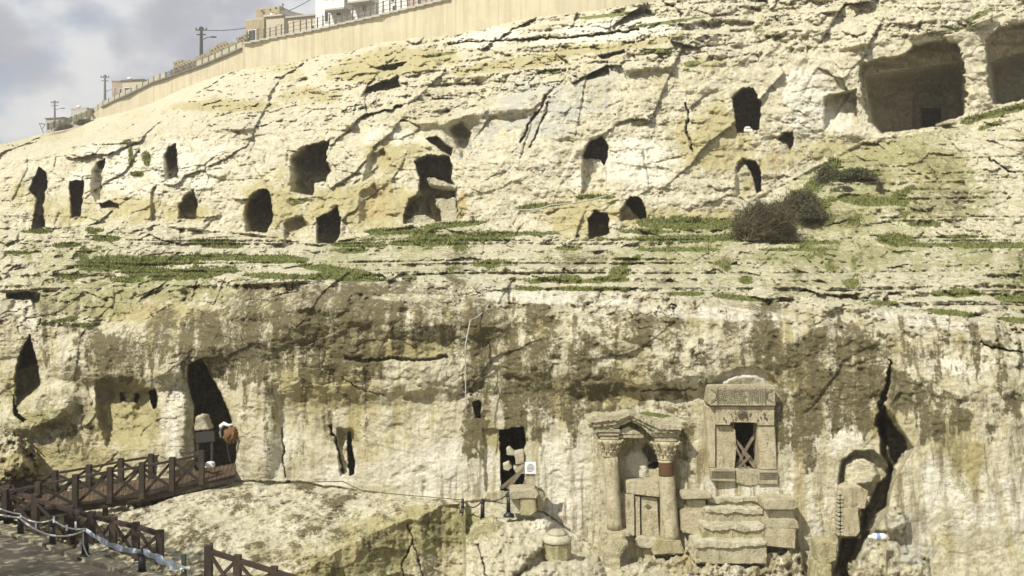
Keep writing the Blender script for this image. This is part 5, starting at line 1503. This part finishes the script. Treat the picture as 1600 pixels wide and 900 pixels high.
def sag(p0, p1, s, n=12):
    return [p0.lerp(p1, i / n) - Vector((0, 0, s * 4 * (i / n) * (1 - i / n))) for i in range(n + 1)]
def ropes(label, segs, r, name='rope', mtl=None):
    o = empty(name, segs[0][0]); tag(o, label, 'rope')
    for a, b, s in segs:
        MB().tube(sag(a, b, s), r, 6).build('strand', mtl or M_ROPE, o, smooth=True)
    return o
T1, T2, T3, T4, T5 = P(-40, 770, 27.2), P(32, 806, 26.2), P(82, 812, 25.6), P(132, 826, 25.0), P(222, 860, 24.1)
ropes('white rope sagging from bollard to bollard along the path, upper strand', [(T1, T2 + Vector((0, 0, .05)), .12), (T2, T3, .12), (T3, T4, .10)], .022)
ropes('white rope hanging in one long low curve beneath the upper strand', [(P(-40, 795, 27.2), P(30, 809, 26.15), .03), (P(30, 809, 26.15), P(132, 829, 24.95), .30)], .028)
ropes('loose white rope end hanging down beside the taped bollard', [(P(130, 832, 25), P(130, 850, 25), -.02), (P(130, 850, 25), P(142, 868, 24.9), .12)], .018)
ropes('thin dark rope strung low along the foot of the cliff above the rock platform', [(P(455, 754, 29.2), P(536, 752, 29.1), .0), (P(536, 752, 29.1), P(570, 768, 28.9), .02), (P(570, 768, 28.9), P(640, 774, 28.8), .0), (P(640, 774, 28.8), P(722, 781, 28.4), .0)], .014, mtl=M_TWIG)
ropes('grey chain sagging between the bollards by the dark doorway', [(P(723, 781, 28.4), P(754, 781, 28.0), .22), (P(754, 781, 28.0), P(795, 771, 28.1), .12)], .02, 'chain', M_DPOLE)
ropes('thin pale cable hanging down the lower cliff from its brow', [(P(764, 475, 30.5), P(735, 500, 29.2), .1), (P(735, 500, 29.2), P(727, 540, 28.6), .0), (P(727, 540, 28.6), P(728, 640, 28.6), .0)], .022, 'hanging_cable', M_GREY)
ropes('long pale cable lying across the cliff below the narrow arched recess', [(P(800, 326, 47.2), P(862, 320, 47), .15), (P(862, 320, 47), P(950, 305, 47.2), .1)], .035, 'lying_cable', M_GREY)
def tape(pts, w0, label):
    m = MB(); prev_ = None; th = .004
    n_ = len(pts)
    for i, p in enumerate(pts):
        tw = math.sin(i * .9) * .5
        wv = Vector((0, math.sin(tw), math.cos(tw))) * (w0 * (.5 + .5 * math.sin(math.pi * min(1, (i + .6) / n_)) ** .6)) * .5
        cur = [m.bm.verts.new(p + wv), m.bm.verts.new(p - wv), m.bm.verts.new(p - wv + Vector((0, th, 0))), m.bm.verts.new(p + wv + Vector((0, th, 0)))]
        if prev_:
            for k_ in range(4): m.bm.faces.new((prev_[k_], prev_[(k_ + 1) % 4], cur[(k_ + 1) % 4], cur[k_]))
        prev_ = cur
    return tag(m.build('barrier_tape', M_TAPE, base=pts[0]), label, 'tape', 'lengths of plastic tape on the rope line')
tape(sag(P(134, 828, 24.95), P(220, 861, 24.1), .14, 26), .16, 'bluish plastic tape sagging between the two lower bollards')
tape(sag(P(224, 861, 24.05), P(288, 889, 23.8), .03, 22), .22, 'broad whitish plastic tape stretched down to the green stake')
for i, (x, y, D, lab) in enumerate(((56, 823, 25.9, 'leftmost white tag tied to the lower rope'), (104, 825, 25.3, 'long white tag hanging between upper and lower rope'), (118, 820, 25.1, 'white tag knotted near the meeting of the ropes'), (84, 812, 25.5, 'white tag on top of the second bollard'))):
    tag(MB().box(P(x, y, D) + Vector((-.025, -.01, -.08)), P(x, y, D) + Vector((.03, .01, .09)), bevel=.008).build('rope_tag', M_PAPER, base=P(x, y, D)), lab, 'tag')

# ------------------------------------------------------------------ plants
def bush(name, cx, cy_, rx, ry, D, n, mtl, label, leaf=None, leafn=0, cat='bush', seed=1, thick=.035, group=None):
    rr = random.Random(seed)
    base = P(cx, cy_ + ry, D)
    o = empty(name, base); tag(o, label, cat, group)
    W, H = rx / F * D, ry * 2 / F * D
    verts, faces = [], []
    for k in range(n):
        an_ = rr.uniform(0, 2 * math.pi); el = rr.uniform(.05, 1) ** .8
        # root spread over the base, tip on a ragged dome
        root = Vector((rr.uniform(-.6, .6) * W, rr.uniform(-.4, .4) * W, 0))
        rad = rr.uniform(.6, 1.0) * (1 + .55 * mn.noise(Vector((math.cos(an_) * 1.6 + seed * 3, math.sin(an_) * 1.6, el * 3))))
        tip = Vector((math.cos(an_) * W * math.cos(el * 1.45) * rad, math.sin(an_) * W * .7 * math.cos(el * 1.45) * rad, H * math.sin(el * 1.5) * rad))
        mid = root.lerp(tip, .5) + Vector((rr.uniform(-1, 1), rr.uniform(-1, 1), rr.uniform(-.2, .8))) * W * .16
        pts = [root, mid, tip]
        for j in range(3):
            t_ = rr.uniform(.4, .95)
            s0 = mid.lerp(tip, t_)
            pts2 = [s0, s0 + Vector((rr.uniform(-1, 1), rr.uniform(-1, 1), rr.uniform(-.3, 1))) * W * .16]
            side = Vector((rr.uniform(-1, 1), rr.uniform(-1, 1), rr.uniform(-1, 1))).normalized() * thick * .45
            i0 = len(verts); verts += [pts2[0] - side, pts2[0] + side, pts2[1]]; faces.append((i0, i0 + 1, i0 + 2))
        side = Vector((rr.uniform(-1, 1), rr.uniform(-1, 1), .2)).normalized() * thick * .6
        i0 = len(verts)
        verts += [root - side, root + side, mid - side * .7, mid + side * .7, tip]
        faces += [(i0, i0 + 1, i0 + 3, i0 + 2), (i0 + 2, i0 + 3, i0 + 4)]
    me_ = bpy.data.meshes.new('twigs'); me_.from_pydata([tuple(v) for v in verts], [], faces); me_.materials.append(mtl)
    t_o = bpy.data.objects.new('twigs', me_); COL.objects.link(t_o); t_o.parent = o
    if leafn:
        verts, faces = [], []
        for k in range(leafn):
            an_ = rr.uniform(0, 2 * math.pi); el = rr.uniform(0, 1); rad = rr.uniform(.2, 1.0) ** .5
            c = Vector((math.cos(an_) * W * math.cos(el * 1.4) * rad, math.sin(an_) * W * .7 * math.cos(el * 1.4) * rad, H * math.sin(el * 1.5) * rad))
            if mn.noise(c * 2.2 / max(W, .5) + Vector((seed, 0, 0))) < -.12: continue
            a = Vector((rr.uniform(-1, 1), rr.uniform(-1, 1), rr.uniform(-1, 1))).normalized() * leaf
            b = Vector((rr.uniform(-1, 1), rr.uniform(-1, 1), rr.uniform(-1, 1))).normalized() * leaf * .6
            i0 = len(verts); verts += [c - a, c + b, c + a, c - b]; faces.append((i0, i0 + 1, i0 + 2, i0 + 3))
        me_ = bpy.data.meshes.new('foliage'); me_.from_pydata([tuple(v) for v in verts], [], faces); me_.materials.append(M_SHRUB)
        t_o = bpy.data.objects.new('foliage', me_); COL.objects.link(t_o); t_o.parent = o
    return o
bush('dry_bush', 1196, 347, 66, 30, 44.5, 4200, M_TWIG, 'big grey brown leafless bush at the foot of the cliff on the grassy terrace', seed=2, thick=.035, leaf=.035, leafn=1500)
bush('dry_bush', 1250, 322, 50, 24, 46.6, 1500, M_TWIG, 'smaller greenish bush joined to the upper right of the big leafless bush', leaf=.05, leafn=4000, seed=3, thick=.05)
bush('low_shrub', 1293, 278, 30, 24, 51.5, 400, M_TWIG, 'green shrub climbing the rock above the leafless bush', leaf=.06, leafn=3000, seed=4)
bush('low_shrub', 1338, 272, 34, 8, 51.0, 300, M_TWIG, 'low flat green shrub on the rock right of the climbing shrub', leaf=.08, leafn=2400, seed=5)
bush('low_shrub', 1375, 296, 10, 16, 49.6, 500, M_TWIG, 'small purplish dry shrub in the yellow hollow of the rock', seed=6)
bush('low_shrub', 1385, 449, 11, 9, 34.5, 300, M_TWIG, 'small grey green tuft alone on the lower terrace at right', leaf=.04, leafn=700, seed=7)
bush('low_shrub', 1165, 438, 9, 6, 36.0, 200, M_TWIG, 'small green tuft on the terrace above the framed window', leaf=.04, leafn=700, seed=8)
bush('hill_shrub', 102, 199, 18, 7, 150, 600, M_TWIG, 'brown shrub beside the lowest utility pole on the skyline', seed=9, thick=.14, leaf=.2, leafn=400)
bush('hill_shrub', 135, 191, 20, 5, 160, 500, M_TWIG, 'low wide dark shrub on the skyline at the start of the retaining wall', seed=10, thick=.14, leaf=.2, leafn=500)

bush('low_shrub', 1262, 330, 34, 12, 46.0, 500, M_TWIG, 'low green shrub tucked against the right flank of the big leafless bush', leaf=.05, leafn=2600, seed=21)
bush('low_shrub', 1318, 300, 26, 9, 50.0, 300, M_TWIG, 'thin green shrub strip halfway up the rock right of the bushes', leaf=.05, leafn=1800, seed=22)
# grass blades on the green patches of the terraces
gm = (grass > 0.5) & (np.abs(PXg - 800) < 830) & (PYg > 150) & (PYg < 640)
ids = np.argwhere(gm)
rs = np.random.RandomState(3)
NG = 42000
sel = ids[rs.randint(0, len(ids), NG)]
gp = np.stack([TOTX[sel[:, 0], sel[:, 1]], DD[sel[:, 0], sel[:, 1]], TOTZ[sel[:, 0], sel[:, 1]]], -1)
gp += rs.uniform(-.06, .06, gp.shape) * np.array([1, 1, 0])
sc_ = (gp[:, 1] / 44)[:, None]
an_ = rs.uniform(0, np.pi * 2, NG)
side = np.stack([np.cos(an_), np.sin(an_), 0 * an_], -1) * .035 * sc_
hgt = np.stack([rs.uniform(-.06, .06, NG), rs.uniform(-.08, .02, NG), rs.uniform(.03, .14, NG)], -1) * sc_
gv = np.stack([gp - side, gp + side, gp + hgt], 1).reshape(-1, 3)
gv[:, 2] -= .02
gme = bpy.data.meshes.new('terrace_grass')
gme.from_pydata(gv.tolist(), [], np.arange(NG * 3).reshape(-1, 3).tolist())
gme.materials.append(M_GRASS)
go = bpy.data.objects.new('terrace_grass', gme); COL.objects.link(go)
tag(go, 'short green grass growing in strips on the rock terraces', 'grass', kind='stuff')

# added tree out of view, left of the path, to throw dappled shade on it
rr = random.Random(12)
tb = Vector((-16.3, 19.4, -.5)); tr_ = empty('added_shade_tree', tb); tag(tr_, 'added unseen tree left of the path, put there to shade its paving', 'tree')
MB().tube([tb, tb + Vector((.1, .1, 3)), tb + Vector((.0, .3, 6.5)), tb + Vector((.3, .2, 10))], [.32, .25, .19, .08], 10).build('trunk', M_TWIG, tr_, smooth=True)
for k in range(9):
    an_ = k * 2.4; z = 3.5 + k * .6
    p0 = tb + Vector((0, .2, z)); d = Vector((math.cos(an_), math.sin(an_), .55))
    MB().tube([p0, p0 + d * 1.6, p0 + d * 3.0 + Vector((0, 0, .4))], [.11, .07, .02], 6).build('limb', M_TWIG, tr_, smooth=True)
verts, faces = [], []
for k in range(9000):
    an_ = rr.uniform(0, 2 * math.pi); cz_ = rr.uniform(-1, 1); rad = rr.uniform(.1, 1) ** .45
    sx_ = math.sqrt(1 - cz_ * cz_)
    c = Vector((math.cos(an_) * sx_ * 4.4 * rad, math.sin(an_) * sx_ * 4.0 * rad, 8.3 + cz_ * 3.2 * rad))
    if mn.noise(c * .75) < -.05: continue
    a = Vector((rr.uniform(-1, 1), rr.uniform(-1, 1), rr.uniform(-1, 1))).normalized() * .17
    b = Vector((rr.uniform(-1, 1), rr.uniform(-1, 1), rr.uniform(-1, 1))).normalized() * .10
    i0 = len(verts); verts += [c - a, c + b, c + a, c - b]; faces.append((i0, i0 + 1, i0 + 2, i0 + 3))
me_ = bpy.data.meshes.new('crown'); me_.from_pydata([tuple(v) for v in verts], [], faces); me_.materials.append(M_SHRUB)
t_o = bpy.data.objects.new('crown', me_); COL.objects.link(t_o); t_o.parent = tr_

# ------------------------------------------------------------------ thin bright haze in the valley
hm, ht, hb_ = mat('valley_haze')
ht.n.remove(hb_)
pv = ht.node('ShaderNodeVolumePrincipled', Density=0.0010, Anisotropy=0.3)
pv.inputs['Color'].default_value = (1.0, 0.93, 0.80, 1)
ht.link(pv.outputs[0], [n_ for n_ in ht.n if n_.type == 'OUTPUT_MATERIAL'][0].inputs['Volume'])
hz_ = MB().box((-260, -60, -1.6), (300, 300, 62)).build('haze', hm)
tag(hz_, kind='stuff')
